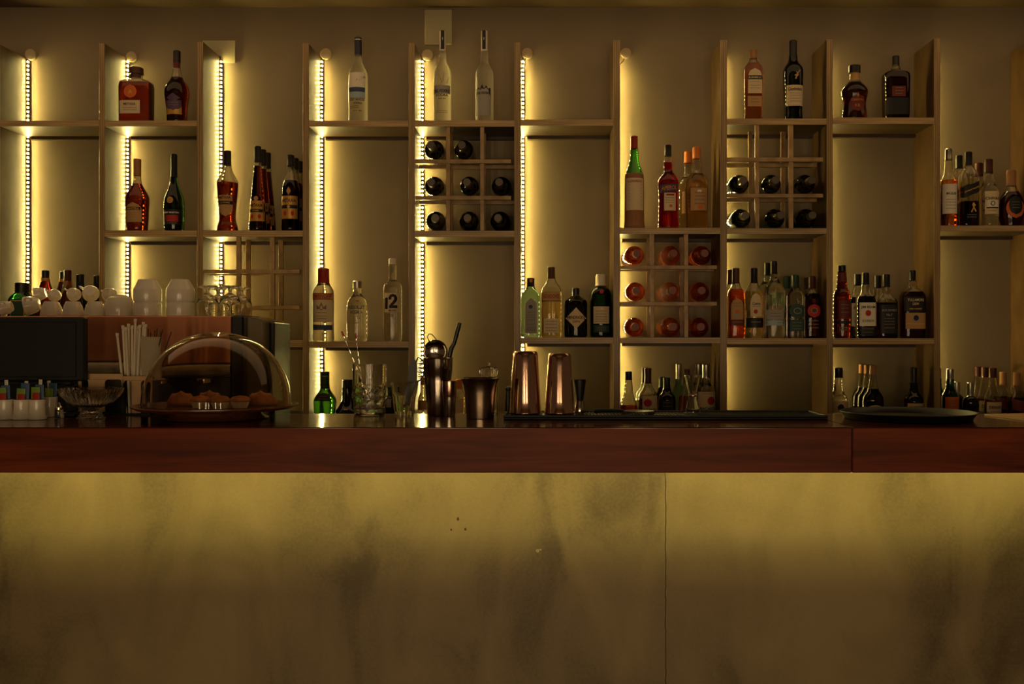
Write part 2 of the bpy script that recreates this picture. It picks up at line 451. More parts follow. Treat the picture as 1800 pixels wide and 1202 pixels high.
#  bay index -> front top row of every full-depth shelf
SH = {0: [(212, 222), (598, 609)], 1: [(212, 222), (405, 416), (598, 609)], 2: [(405, 416), (598, 610)], 3: [(212, 222.5), (600, 611)],
      4: [(211.5, 222.5), (405.5, 416.5)], 5: [(210, 221), (593, 604)], 6: [(400.5, 411), (593, 603)], 7: [(208.5, 219), (401, 411), (594.5, 605)],
      8: [(206.5, 218), (594.5, 605)], 9: [(396.5, 406.5)]}
SZ = {}
NOT = .024
for bay, lst in SH.items():
    x0, x1 = UX[bay][1], UX[bay + 1][0]
    for (y0, y1) in lst:
        z1, z0 = Z(y0, YF), Z(y1, YF); SZ[(bay, round(y0))] = z1
        yb = YW - .001
        poly = [(x0, YF), (x1, YF), (x1, yb), (x0 + NOT, yb), (x0, yb - NOT)]
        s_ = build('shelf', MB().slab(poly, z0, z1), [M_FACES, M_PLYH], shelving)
        build('cleat', MB().box(x0 + NOT, x1, yb - .022, yb, z0 - .014, z0 - .0002), M_FACES, s_)
def shelf_z(bay, y): return SZ[(bay, round(y))]

# ------------------------------------------------------------------ wine racks
def wine_rack(label, bay, top, bottom, rails, posts):
    x0, x1 = UX[bay][1] + .001, UX[bay + 1][0] - .001
    zb = shelf_z(bay, bottom)
    t = thing('wine_rack', label, 'wine rack', ((x0 + x1) / 2, YF + .07, zb), 'wooden wine racks between the shelves')
    ztop = Z(top, YF)
    YR = YF + .131
    for (a, b) in rails:
        z0, z1 = Z(b, YF), Z(a, YF)
        build('rail', MB().rbox(x0, x1 - .012, YF + .002, YF + .02, z0, z1, .001), M_RACK, t)
        build('rail', MB().rbox(x0, x1 - .001, YR, YR + .018, z0, z1, .001), M_RACK, t)
    lev = [ztop] + [v for (a, b) in rails for v in (Z(a, YF), Z(b, YF))] + [zb]
    for (a, b) in posts:
        xa, xb = X(a, YF), X(b, YF)
        for k in range(0, len(lev), 2):
            for (ya, yb) in ((YF + .003, YF + .019), (YR + .001, YR + .017)):
                build('post', MB().rbox(xa, xb, ya, yb, lev[k + 1] + .0002, lev[k] - .0002, .001), M_RACK, t)
    return t
wine_rack('empty wine rack above the coffee machine and the glass mugs', 2, 416, 598, [(473.5, 480.5), (537, 543.5)], [(415, 422.5), (474, 482)])
wine_rack('wine rack of dark bottles under the two frosted bottles', 4, 222.5, 405.5, [(280, 287), (344, 351)], [(784, 791), (844, 851)])
wine_rack('wine rack of orange bottles under the red and green bottles', 6, 411, 593, [(466.5, 473), (530.5, 537)], [(1143, 1150), (1203, 1210)])
wine_rack('wine rack with an empty top row under the stag bottle', 7, 219, 401, [(276.5, 284), (340.5, 347)], [(1328, 1335), (1387, 1395)])

# ------------------------------------------------------------------ LED strips in the corners of the bays
BAYNAME = ['at the far left behind the green squat bottle', 'behind the square brandy decanter', 'below the square wall plate, left of the rack', 'behind the red capped vodka bottle',
           'behind the left frosted bottle and the shaker', 'in the bay above the pale green gin bottle', 'beside the red and green straw wrapped bottle', 'beside the flat amber whisky bottle',
           'beside the round shouldered whisky bottle on the top right shelf', 'behind the bottles at the far right']
for i in range(10):
    xr = UX[i][1]; zt = Z(108, YW)
    zb = ZBACK + .004
    c = Vector((xr + .0062, YW - .0145, 0)); nrm = Vector((math.cos(.68), -math.sin(.68), 0)); tg = Vector((math.sin(.68), math.cos(.68), 0))
    t = thing('led_strip', 'glowing warm LED strip ' + BAYNAME[i], 'LED strip', (c.x, c.y, zb), 'LED strips in the shelf corners')
    def quadbox(mb, z0, z1, w, n0, n1):
        q = [c + tg * a + nrm * b for a, b in ((-w, n1), (w, n1), (w, n0), (-w, n0))]
        mb.slab([(v.x, v.y) for v in q], z0, z1)
    mb = MB(); quadbox(mb, zb, zt, .0058, -.0012, 0)
    build('tape', mb, M_TAPE, t)
    mb = MB(); mr = MB(); z = zb + .01; k = 0
    while z < zt - .005:
        quadbox(mb, z - .0028, z + .0028, .0030, 0.0002, .0010)
        if z + .0088 < zt: quadbox(mr, z + .0060, z + .0116, .0052, 0.0002, .0016)
        z += .0176
    build('diodes', mb, M_LED if i < 7 else M_LEDD, t); build('resistors', mr, M_RESIST, t)
# round cable covers on the wall and the leads that come out of them
for (px, py, r, nm) in ((56, 97, 10, 'far left light strip'), (233, 101, 9.5, 'square brandy decanter'), (574, 96, 10, 'strip left of the navy capped bottle'), (752, 98, 10, 'light strip beside the left frosted bottle'),
                        (927, 95, 9.5, 'light strip over the empty top shelf'), (1100, 95, 9.5, 'strip right of the empty shelf')):
    Y = YW - .012; x, z = X(px, YW), Z(py, YW); k = W(r, YW)
    o = MB()
    seg = 28
    rings = []
    for rr, yy in ((k, YW - .0005), (k, YW - .012), (k * .92, YW - .015), (k * .5, YW - .016)):
        rings.append([(x + rr * math.cos(2 * PI * j / seg), yy, z + rr * math.sin(2 * PI * j / seg)) for j in range(seg)])
    o.loft(rings)
    t = thing('cable_cover', 'round pale cable cover on the wall above the ' + nm, 'cable cover', (x, YW - .008, z), 'round cable covers on the wall')
    build('cover', o, C_COVER, t, smooth=True)
    bay = [i for i in range(10) if UP[i][1] < px][-1]
    xs = UX[bay][1] + .010
    build('lead', MB().tube([(x - k * .3, YW - .008, z - k * .8), (x - k * .5, YW - .012, z - k * 1.4), (xs + .004, YW - .016, z - k * 2.1), (xs, YW - .013, z - k * 3.2)], .0022, 6), C_CABLE, t, smooth=True)
for (x0, x1, y0, y1, lb) in ((357, 414, 72, 111, 'blank square wall plate above the light strip, partly behind an upright'), (747, 795, 18, 79, 'blank tall wall plate above the left frosted bottle')):
    xa, xb, za, zb_ = X(x0, YW), X(x1, YW), Z(y1, YW), Z(y0, YW)
    if x0 == 357:
        xe = UX[2][1] + .002; zu = Z(73, YF) + .002
        mb = MB().prism([(xa, zu), (xe, zu), (xe, za), (xb, za), (xb, zb_), (xa, zb_)], YW - .006, YW - .0005)
    else: mb = MB().rbox(xa, xb, YW - .012, YW - .0005, za, zb_, .002)
    tag(build('wall_plate', mb, C_PLATEW, loc=((xa + xb) / 2, YW, (za + zb_) / 2)), lb, 'wall plate')

# ================================================================== THE BAR
XL, XR = X(-260, YB0), X(2080, YB0)
XSEAM = X(1498, YB0)
ZF0 = Z(831, YB0)
for (xa, xb, lb) in ((XL, XSEAM - .0006, 'long left length of the glossy mahogany bar top'), (XSEAM + .0006, XR, 'right length of the mahogany bar top, under the round tray')):
    t = thing('bar_worktop', lb, 'bar top', ((xa + xb) / 2, YB0, ZBAR), 'lengths of the mahogany bar top')
    build('top_board', MB().rbox(xa, xb, YB0 + .0002, YB1, ZBAR - .03, ZBAR, .002), M_BARTOP, t)
    mb = MB().rbox(xa, xb, YB0, YB0 + .022, ZF0, ZBAR - .0005, .0025)
    mb.rbox(xa, xb, YB0 + .022, YB0 + .060, ZF0, ZF0 + .012, .001)          # unseen lip added behind the fascia to cut the lamp's light off lower down
    build('fascia', mb, M_BAR, t)
YP = 2.80
XCR = X(1170, YP)
def crack_edge(sign):
    random.seed(3); pts = []
    z = ZBAR - .0305
    while z > 0:
        pts.append((XCR + random.uniform(-.0016, .0016) + sign * .0009, z)); z -= .022
    pts.append((XCR + sign * .0009, 0.0)); return pts
t = thing('plaster_counter', 'long plaster bar front below the mahogany edge, lit from above', 'bar front', (0, YP, 0))
l_ = crack_edge(-1); r_ = crack_edge(1)
build('plaster_panel', MB().prism([(X(-260, YP), 0), (X(-260, YP), ZBAR - .0305)][::-1] + [] , YP, YP + .05) if False else MB().prism([(X(-260, YP), ZBAR - .0305)] + l_ + [(X(-260, YP), 0)], YP, YP + .05), M_PLASTER, t)
build('plaster_panel', MB().prism([(X(2080, YP), 0)] + r_[::-1] + [(X(2080, YP), ZBAR - .0305)], YP, YP + .05), M_PLASTER, t)
build('backing', MB().box(X(-260, YP), X(2080, YP), YP + .0505, YB1 - .02, 0, ZBAR - .0305), M_DARKWOOD, t)
for (px, py, r) in ((945, 968, 3.4), (950, 966, 1.8)):
    mb = MB(); mb.lathe([(W(r, YP), 0), (W(r * .8, YP), .0016), (W(r * .3, YP), .002)], (0, 0, 0), 9)
    mb.v = [(X(px, YP) + v[0], YP - v[2], Z(py, YP) + v[1]) for v in mb.v]
    build('plaster_chip', mb, C_PLATEW, t)
for (px, py, r) in ((805, 912, 2.4), (793, 931, 1.6), (818, 930, 2)):
    mb = MB(); mb.lathe([(W(r, YP), 0), (W(r * .8, YP), .0008)], (0, 0, 0), 8)
    mb.v = [(X(px, YP) + v[0], YP - v[2], Z(py, YP) + v[1] * 1.4) for v in mb.v]
    build('stain_spot', mb, K_BROWN, t)
# strip lamp behind the bar's fascia, shining back and down onto the plaster
t = thing('under_bar_lamp', 'warm strip lamp hidden under the front lip of the bar top', 'lamp', ((XL + XR) / 2, YB0 + .03, ZBAR - .05))
nx_, nz_ = math.cos(1.2), -math.sin(1.2); ly, lz = YB0 + .031, ZF0 + .049
q = [(ly + nz_ * a * -1 + nx_ * b_, lz + nx_ * a + nz_ * b_) for a, b_ in ((-.007, 0), (.007, 0), (.007, .003), (-.007, .003))]
mb = MB().add([(XL + .02, y, z) for y, z in q] + [(XR - .02, y, z) for y, z in q], [(0, 1, 2, 3), (7, 6, 5, 4)] + [(i, i + 4, (i + 1) % 4 + 4, (i + 1) % 4) for i in range(4)])
build('diffuser', mb, M_UNDER, t)
mb = MB().box(XL + .02, XR - .02, YB0 + .0222, YB0 + .0252, ZF0 + .042, ZF0 + .066)
build('channel', mb, C_BRUSHED, t)

K_FOIL = mat('dull foil', (92, 84, 74), 0.42, 0.9)
K_WAX = plain('dusky red foil', (118, 66, 56), 0.5)
# ================================================================== BOTTLES ON THE SHELVES
Y1 = 4.06
# ---- second bay from the left
z = shelf_z(1, 212)
G1 = 'bottles on the upper left shelves'
b = Bottle('square dark amber brandy decanter with a wide stopper and round orange seal', 240, 4.085, z, 28, [(150, 28.5), (143, 25), (141, 12), (139, 10), (130, 10)], (131, 119.5, 12), G_CLEAR, G_AMBER, 147, 4.5, .62, G1, K_BROWN)
b.label(P_CREAM, -23, 13, 180, 203).text('METAXA', INK, -5, 186.5, 21, 4.2).lines(-17, 8, (193, 197), 1.0)
b.patch('seal', P_ORANGE, -15, 7, 153, 176, 'ellipse')
b.text('A', INKG, -4, 165, 7, 8)
b.patch('neck_band', K_BROWN, -9.5, 9.5, 131, 139)
b = Bottle('black brandy bottle with a slim neck and a purple crest, beside the square decanter', 311, Y1, z, 17, [(195, 17.5), (165, 21.5), (152, 20), (142, 12), (133, 8.5), (122, 6.5), (110, 6)], (110, 89.5, 6.5), G_CLEAR, G_DAMBER, 137, 2, 1, G1, K_BLACK)
b.patch('neck_band', P_MAROON, -6.2, 6.2, 110, 121)
b.label(P_GOLD, -13, 13, 189, 204).mark(P_PURPLE, -13, 13, 180, 197, 'shield').mark(P_PURPLE, -12, 12, 168, 184, 'diamond').lines(-9, 9, (184, 188), 1.4)
z = shelf_z(1, 405)
b = Bottle('amber cognac bottle with a tan capsule, on the second shelf beside a dark slim one', 241.5, Y1, z, 17.5, [(398, 18), (375, 19), (352, 20.5), (343, 19), (328, 10), (321, 6.8), (308, 6.2)], (309, 279.5, 6.6), G_CLEAR, G_AMBER, 323, 2, 1, G1, K_TAN)
b.label(P_TAN, -14, 13, 358, 392, 'arch').mark(INK, -13, 12, 366, 371).text('MARTELL', INKG, 0, 368.5, 20, 3.2).lines(-10, 8, (376, 380, 384, 389), 1.0)
b = Bottle('slim dark green bottle with a long neck and a round gold seal', 306, Y1, z, 16.5, [(385, 18), (360, 18.2), (345, 15.5), (328, 8.5), (315, 6), (310, 5.6)], (311, 271, 5.7), G_DGREEN, group=G1, capmat=K_BLACK)
b.patch('seal', P_GOLD, -7, 4.5, 347.5, 359.5, 'ellipse')
b.label(P_BLACK, -15, 15, 370, 396).mark(P_RED, -8, 12, 380, 391).text('RÉMY MARTIN', INKW, 0, 375, 26, 3.4).lines(-7, 11, (393.5,), 1.0)
# ---- third bay
G2 = 'brandy bottles above the empty wine rack'
z = shelf_z(2, 405)
b = Bottle('vase shaped amber brandy bottle with a clear neck, left of the tall conical bottles', 400, Y1, z, 18, [(402, 18), (397, 17.5), (388, 14), (375, 14.2), (345, 16.8), (324, 18.6), (318, 18), (304, 10), (296, 7), (291, 6.8)], (291.5, 265, 6.6), G_CLEAR, G_AMBER, 322, 2, 1, G2, K_BLACK)
b.label(P_TAN, -11, 12, 345, 382, 'shield').mark(INK, -14, 13, 355, 361, ).text('METAXA', INK, 0, 349, 20, 4.4).text('12 STARS', INKG, 0, 358, 16, 2.6)
b = Bottle('front conical brandy bottle with a gold label, first of the row of three', 453, 4.0365, z, 15.5, [(398, 15.5), (345, 11.5), (300, 7), (285, 6.2)], (286, 257, 6.4), G_CLEAR, G_DAMBER, 292, 2, 1, G2, K_BLACK)
b.label(P_GOLD, -13.6, 13.6, 350 + 4, 390, ny=14).mark(INK, -14, 14, 369, 374.5).text('METAXA', INK, 0, 362, 22, 5.5).text('STARS', INKG, 0, 371.7, 11, 2.4).mark(P_RED, -9, -4, 378, 386, 'ellipse').mark(P_RED, 4, 9, 378, 386, 'ellipse')
b.patch('seal', P_TAN, -4, 4, 346, 354, 'ellipse')
b.rear((.0725, .1445), ('middle conical brandy bottle, half hidden behind the front one of the three', 'rearmost conical brandy bottle of the row of three, nearest the wall'))
b = Bottle('front round shouldered brandy bottle with a gold label beside the fourth upright', 511, 4.0365, z, 15.5, [(398, 15.5), (335, 15.5), (325, 14.5), (305, 8), (298, 6.8), (292, 6.5)], (293, 272.5, 6.8), G_CLEAR, G_DAMBER, 318, 2, 1, G2, K_BLACK)
b.label(P_GOLD, -14, 14, 346, 386).mark(INK, -15, 15, 362, 368).text('METAXA', INK, 0, 354, 24, 6).mark(INKG, -3, 3, 361.5, 368.5, 'diamond').mark(P_RED, -9, -4, 372, 381, 'ellipse').mark(P_RED, 4, 9, 372, 381, 'ellipse')
b.mark(P_TAN, -4, 4, 330, 345, 'diamond')
b.rear((.0725, .1445), ('middle round shouldered brandy bottle, tucked behind the front one by the upright', 'rearmost round shouldered brandy bottle, deepest by the fourth upright'))
# ---- fourth bay
G3 = 'vodka bottles in the fourth bay'
z = shelf_z(3, 212)
b = Bottle('frosted bottle with a navy cap and a bird on its label, alone on its shelf', 629.5, Y1, z, 17, [(205, 17), (134, 17), (126, 15.5), (114, 8.5), (106, 7), (97, 6.8)], (97.5, 66, 6.6), G_FROST, group=G3, capmat=K_NAVY)
b.patch('cap_ring', K_SILVER, -6.8, 6.8, 70, 71.6)
b.label(P_WHITE, -14, 14, 131, 160).mark(P_PALEBLUE, -14, 14, 158, 176).mark(P_NAVY, -14, 14, 157, 165, off=.0012)
b.poly(INKGREY, [(1, 143), (8, 139), (14, 136), (13, 138), (15, 140), (9, 142), (5, 145), (-1, 146)])
b.text('GREY GOOSE', INK, 0, 178, 27, 5).text('VODKA', INK, 2, 185, 15, 3.6).lines(-12, 4, (190, 193), 1).mark(P_RED, 4, 9, 197, 198.6).lines(-6, 2, (198,), 1)
# ---- fifth bay
z = shelf_z(4, 211.5)
b = Bottle('left frosted bottle with bare branches, below the tall wall plate', 778, Y1, z, 15.3, [(205, 15.4), (130, 15.4), (122, 13.5), (112, 7.5), (106, 6.3), (91, 6.2)], (91, 55, 6), G_FROST, group=G3, capmat=K_WHITE)
b.patch('neck_strip', P_BLACK, -2.6, 3.6, 55, 88).text('V', INKW, 0.5, 70, 2, 5)
b.last = None
for k, (a, c, d, e) in enumerate(((-2, 150, 8, 132), (8, 150, 12, 138), (0, 148, -6, 134), (4, 152, 14, 146), (-4, 155, 12, 142), (2, 146, 4, 130))):
    b.poly(INKGREY, [(a, c), (a + .7, c), (d + .3, e), (d, e)], 'branch')
b.label(P_GREY, -14, 14, 153, 168).text('BELVEDERE', INK, 0, 163, 26, 5.5).text('VODKA', INK, 0, 170.5, 22, 4.8).lines(-6, 7, (176.5,), 1.6).lines(-10, 10, (198, 201), .8)
b = Bottle('right frosted bottle with a dark lower half', 851.5, Y1, z, 15.8, [(205, 16), (130, 16), (122, 14), (112, 8), (106, 6.5), (91, 6.4)], (91, 54.5, 6.2), G_FROST, group=G3, capmat=K_WHITE)
b.patch('neck_strip', P_BLACK, -3.6, 2.6, 55, 88).text('V', INKW, -.5, 70, 2, 5)
b.label(P_GREY, -14.5, 12, 158, 206).poly(P_BLACK, [(-13, 172), (-13, 161), (-9, 156), (-7, 161), (-3, 152), (0, 160), (4, 154), (8, 160), (11, 157), (11, 172)], 'branches')
b.text('BELVEDERE', INK, -1, 167, 22, 4)
# ---- fourth bay, lower shelf
G4 = 'vodka bottles behind the mixing glass'
z = shelf_z(3, 600)
b = Bottle('clear vodka bottle with a tall red cap and a red banner', 568.7, Y1, z, 18.6, [(593, 18.8), (585, 18.3), (514, 18.3), (508, 17), (500, 11), (497, 9.8)], (498, 472, 10.2), G_WATER, None, None, 2, 1, G4, K_RED)
b.label(P_CREAM, -15, 17, 524, 566).mark(P_TAN, -17.5, 17.5, 516, 527, off=.0009).mark(P_RED, -17.5, 17.5, 515.6, 517.4, off=.0012).mark(P_RED, -17.5, 17.5, 525.4, 527.2, off=.0012).text('SMIRNOFF', INKR, 0, 521.4, 32, 6.4)
b.poly(INKGREY, [(-8, 545), (-9, 536), (-4, 540), (0, 531), (4, 540), (9, 536), (8, 545), (4, 543), (0, 546), (-4, 543)]).lines(-9, 9, (550, 556, 560), 1.0)
b.patch('label', P_NAVY, -16, 17, 571, 580)
b = Bottle('short clear vodka bottle with a silver cap and round shoulders', 628, Y1, z, 18.2, [(593, 18.5), (540, 18.5), (530, 17.5), (522, 12), (517, 7.2), (506, 6.8)], (506.5, 494, 8), G_WATER, group=G4, capmat=K_SILVER)
b.text('ABSOLUT', INKB, 1, 540.5, 29, 6.6).text('VODKA', INKB, 1, 549, 22, 6).lines(-10, 10, (557, 560.5, 564, 567.5), 1).mark(K_RED, 0, 6, 528, 530.5)
b = Bottle('tall clear vodka bottle with a big black number on its front', 690, Y1, z, 16.5, [(593, 16.8), (504, 16.8), (499, 15), (494, 8), (491, 6.6), (464, 6.3)], (464.5, 454.5, 7.2), G_WATER, group=G4, capmat=K_WHITE)
b.label(P_CREAM, -12, 13.5, 515, 549).stroke(INK, [(-8.6, 523.5), (-8.6, 543.5)], 5.4).stroke(INK, [(-2, 527), (-2, 523.5), (-.4, 520.6), (3, 519.4), (6.6, 520.8), (8, 524), (7.6, 527.5), (5.4, 531), (1.6, 535.4), (-.6, 538.6)], 5).stroke(INK, [(-3.4 + 1.75 * q, 539.4) for q in range(9)], 5).text('BELOW', INK, 2, 546, 13, 3.4).lines(-10, 8, (553, 557, 561, 568, 574), 1)
b.patch('neck_print', INKGREY, -2.5, 3, 472, 481)
# ---- sixth bay, lower shelf
G5 = 'gin bottles in the sixth bay'
z = shelf_z(5, 593)
b = Bottle('pale green gin bottle with a white framed label, leftmost of the four gins', 933, Y1, z, 16.8, [(588, 17), (520, 17), (514, 14), (508, 8), (503, 6.8)], (504, 488.5, 7), G_PALE, None, None, 4.5, .8, G5, K_BLACK)
b.patch('cap_print', K_ORANGE, -2.5, 3, 491, 496.5)
b.label(P_GREY, -10.5, 12, 524, 586, 'arch').mark(INKB, -3.5, 3.5, 536, 543, 'ellipse').mark(P_WHITE, -10.5, -9.3, 532, 586).mark(P_WHITE, 10.8, 12, 532, 586).lines(-7, 8, (549, 554, 558, 562, 570, 576, 580), 1.1)
b = Bottle('tallest clear gin bottle of the four, with a dark cap and cut sides', 969, Y1, z, 17.4, [(588, 17.6), (512, 17.8), (505, 16.5), (496, 9), (489, 7.2)], (489.5, 469, 6.8), G_CLEAR, G_GOLD, 513, 3, .9, G5, K_BROWN)
b.label(P_TAN, -15, 16, 514, 529).text("GORDON'S", INKR, 0, 521, 27, 7).mark(K_BROWN, -17, 17, 528.5, 530, off=.0013)
b.patch('label', P_CREAM, -13, 13, 560, 585).lines(-10, 10, (565, 570, 576, 581), 1.4)
b = Bottle('squat black apothecary gin bottle with a cream diamond label', 1012, Y1, z, 20, [(588, 20.3), (531, 20.3), (526, 17), (521, 7.5), (518, 6.5)], (520, 506, 6.7), G_BLACK, group=G5, capmat=K_BLACK)
b.label(P_CREAM, -18, 18, 541, 578, 'diamond').text("HENDRICK'S", INK, 0, 558, 31, 5.2).text('GIN', INKR, 0, 565, 12, 4)
b = Bottle('green gin bottle with a pale cap, rightmost of the four gins', 1056, Y1, z, 18.2, [(588, 18.5), (522, 18.8), (512, 18), (505, 12), (502, 8.5)], (503.5, 482, 8.4), G_GREEN, group=G5, capmat=K_WHITE)
b.patch('seal', P_RED, -3, 4, 510, 517, 'ellipse')
b.label(P_CREAM, -13.5, 14, 539, 569).mark(P_WHITE, -1, 3, 541, 545, 'ellipse').lines(-10, 10, (547, 552, 557, 561, 565), 1.3)
b.patch('label', P_GREEN, -13.5, 14, 571.5, 584).lines(-9, 9, (576, 580), 1)
copy_thing(b.t, (b.x + .002, Y1 + .0895, b.zb), 'second green gin bottle, mostly hidden behind the pale capped one by the upright')
# ---- seventh bay
G6 = 'aperitif bottles above the orange wine rack'
z = shelf_z(6, 400.5)
b = Bottle('green necked liqueur bottle in a woven straw cover with a red cap', 1115, Y1, z, 18, [(397, 18), (391, 16.8), (310, 16.4), (304, 15), (288, 9.5), (276, 7), (262, 6.6)], (262, 239, 6.4), G_BGREEN, group=G6, capmat=K_RED)
r = [q for q in b.prof if q[1] <= Z(306, Y1)]
mb = MB().lathe([(q[0] + .0012, q[1], 2, 1) for q in r] + [(r[-1][0] - .0005, r[-1][1] + .001, 2, 1)], (b.x, Y1, 0), 32, cap0=False, cap1=False)
b.last = build('straw_cover', mb, P_STRAW, b.t, smooth=True)
b.patch('label', P_CREAM, -15, 15, 315, 371, off=.0018).text('LUXARDO', INKR, 0, 320.5, 25, 4.4, off=.003)
kk = b.last
mb = MB(); k = Y1 / F
for y in (327, 332, 337, 342, 348, 353, 361): mb.add([b.surf(x * k, Z(yy, Y1), .003) for x, yy in ((-11, y + .8), (11, y + .8), (11, y - .8), (-11, y - .8))], [(0, 1, 2, 3)])
build('small_print', mb, INKGREY, kk)
b = Bottle('red aperitif bottle with a black cap and a navy banner', 1174, Y1, z, 19, [(396, 19), (380, 18), (352, 17.3), (322, 19.2), (315, 18.5), (305, 11), (302, 8.5), (298, 7.5), (290, 8), (283, 7.4), (274, 6.5)], (275, 255, 6.2), G_CLEAR, G_RED, 286, 2, 1, G6, K_BLACK)
b.label(P_NAVY, -15, 16, 326, 339, slant=1.5).text('APEROL', K_ORANGE, .5, 332.5, 27, 7.5, slant=1.2)
b.patch('label', P_CREAM, -8.5, 12, 341, 372).mark(INKR, -5, 9, 343, 346).lines(-6, 9, (350, 354, 358), 1).mark(P_ORANGE, 0, 6, 361, 367, 'ellipse')
b = Bottle('front pale gold liqueur bottle with an orange cap, third on the shelf', 1224.5, 4.05, z, 19.5, [(395, 19.5), (325, 20), (314, 18), (305, 10.5), (301, 8.5), (279, 7.3)], (279.5, 259, 7.4), G_CLEAR, G_GOLD, 306, 2, 1, G6, K_ORANGE)
b.label(P_TAN, -13, 17, 333, 372).lines(-6, 12, (341, 347, 353, 360), 2.2).mark(P_WHITE, -2, 6, 336, 341, 'ellipse').mark(P_ORANGE, -2, 8, 362, 370, 'ellipse')
copy_thing(b.t, (b.x - .021, 4.05 + .095, b.zb), 'second pale gold liqueur bottle, half hidden behind the orange capped front one')
# ---- eighth bay
G7 = 'whisky bottles on the upper right shelves'
z = shelf_z(7, 208.5)
b = Bottle('flat amber whisky bottle with two cream labels and a brown cap', 1324, Y1, z, 16.5, [(203, 16), (197, 15.5), (125, 16.8), (118, 15), (109, 8), (105, 6.2), (102, 5.8)], (103.5, 87.5, 6.6), G_CLEAR, G_WHISKY, 112, 5, .6, G7, K_TAN)
b.label(P_CREAM, -11, 13.5, 122, 166, 'arch').mark(INK, -11, 13.5, 135, 142).text('BUSHMILLS', P_CREAM, 1, 138.5, 22, 3.6).lines(-7, 10, (146, 152, 157), 1)
b.patch('label', P_TAN, -11.5, 13, 171, 189).lines(-6, 8, (176, 181), 1.3)
b = Bottle('dark green whisky bottle with a stag emblem and a wide cream label', 1394, Y1, z, 16.3, [(203, 16), (195, 15.5), (130, 17.2), (120, 16.5), (111, 9.5), (105, 7.5), (99, 7.2)], (100, 71.5, 7), G_DGREEN, None, None, 2.6, .95, G7, K_BLACK)
b.label(P_CREAM, -14, 15, 153, 189).text('Glenfiddich', INK, 0, 160, 24, 5.5).lines(-9, 10, (167, 171, 176, 181), 1)
b.last = None
b.poly(P_TAN, [(-1, 142), (1, 138), (-2, 136), (3, 133), (1, 130), (5, 131), (6, 128), (9, 126), (8, 129), (5, 133), (6, 136), (3, 139), (2, 143)], 'stag_emblem')
# ---- ninth bay
z = shelf_z(8, 206.5)
b = Bottle('round shouldered whisky bottle with a waist and a wide black stopper', 1502, Y1, z, 21.5, [(204, 21.5), (196, 21), (186, 19.3), (176, 20.5), (164, 23.5), (156, 22.5), (147, 13), (142, 9), (137, 8.3), (128, 8.3)], (128, 115.5, 10.6), G_CLEAR, G_DAMBER, 146, 2, .9, G7, K_BLACK)
b.patch('neck_band', P_TAN, -7.5, 7.5, 129, 142)
b.label(P_MAROON, -13, 14, 170, 199, 'ellipse').text('CARDHU', K_ORANGE, 0, 179, 21, 4).text('12', K_ORANGE, 0, 188.5, 8, 4.5).mark(P_TAN, -2, 2, 167, 175, 'diamond')
b = Bottle('square dark amber whisky bottle with a black lower label, right end of the top shelf', 1574.5, 4.075, z, 21.5, [(202, 21.5), (136, 23), (129, 21.5), (126, 12), (122, 7.5), (115, 6.6)], (115.5, 98.5, 6.2), G_CLEAR, G_DAMBER, 128, 4.5, .7, G7, K_BLACK)
b.label(P_BLACK, -21, 21, 175, 204).mark(P_MAROON, -12, 12, 155, 173).lines(-6, 7, (158, 163, 168), 1.4)
# ---- eighth bay, lower shelf
G8 = 'rum and tequila bottles in the eighth bay'
z = shelf_z(7, 594.5)
b = Bottle('amber rum bottle with a brown capsule, leftmost on its shelf', 1293.5, 4.055, z, 14.6, [(588, 14.8), (518, 14.8), (511, 13.5), (505, 8.5), (497, 7.2)], (498, 471, 6.4), G_CLEAR, G_WHISKY, 508, 3, .95, G8, K_BROWN)
b.label(P_TAN, -11, 11, 525, 562, 'arch').mark(P_ORANGE, -4, 4, 545, 552, 'ellipse').mark(P_GREY, -4, 4, 551, 558).lines(-8, 8, (533, 538), 1)
b.patch('label', P_MAROON, -13.5, 13.5, 561, 572).lines(-9, 9, (566,), 1.5)
copy_thing(b.t, (b.x - .004, 4.055 + .085, b.zb), 'second amber rum bottle, directly behind the leftmost one')
b = Bottle('pale gold tequila bottle with a red sun mark and a black band', 1325.5, 4.055, z, 16, [(588, 16.2), (520, 16.4), (512, 15), (502, 8.5), (497, 6.8)], (498, 471, 6.2), G_CLEAR, G_GOLD, 512, 2, 1, G8, K_BLACK)
b.label(P_CREAM, -9, 10, 516, 556, 'arch').text('Cuervo', INK, 1, 534, 14, 5).mark(P_RED, -4, 3, 544, 552, 'ellipse').lines(-7, 8, (539,), 1)
b.patch('label', P_BLACK, -15, 15, 559, 576).lines(-8, 9, (566,), 1.8)
b = Bottle('tall clear tequila bottle with embossed leaves, tallest on the shelf', 1360.5, 4.055, z, 17.7, [(588, 18), (512, 18), (504, 16.5), (494, 9), (488, 7), (481, 6.4)], (482, 459, 5.8), G_WATER, None, None, 2.6, 1, G8, K_BLACK)
for (pts) in ([(-14, 514), (-8, 516), (-1, 528), (2, 541), (-6, 532)], [(14, 513), (9, 515), (5, 528), (3, 541), (10, 531)], [(-3, 513), (1, 511), (3, 524), (1, 540), (-2, 526)]):
    b.poly(G_PALE, pts, 'embossed_leaf', off=.0014)
b.label(P_GREY, -16, 14, 545, 562).lines(-10, 8, (551, 556), 1.6)
b.patch('label', P_PALEBLUE, -15, 12, 563, 572).lines(2, 10, (567,), 1.4)
copy_thing(b.t, (b.x - .005, 4.055 + .1, b.zb), 'second tall clear tequila bottle, directly behind the tallest one')
b = Bottle('clear square bottle with a dark green round label and a green cap', 1398, 4.05, z, 15, [(588, 15), (522, 15), (516, 14), (511, 9), (505, 7.6)], (506, 483.5, 6.8), G_WATER, None, None, 4, .8, G8, K_GREEN)
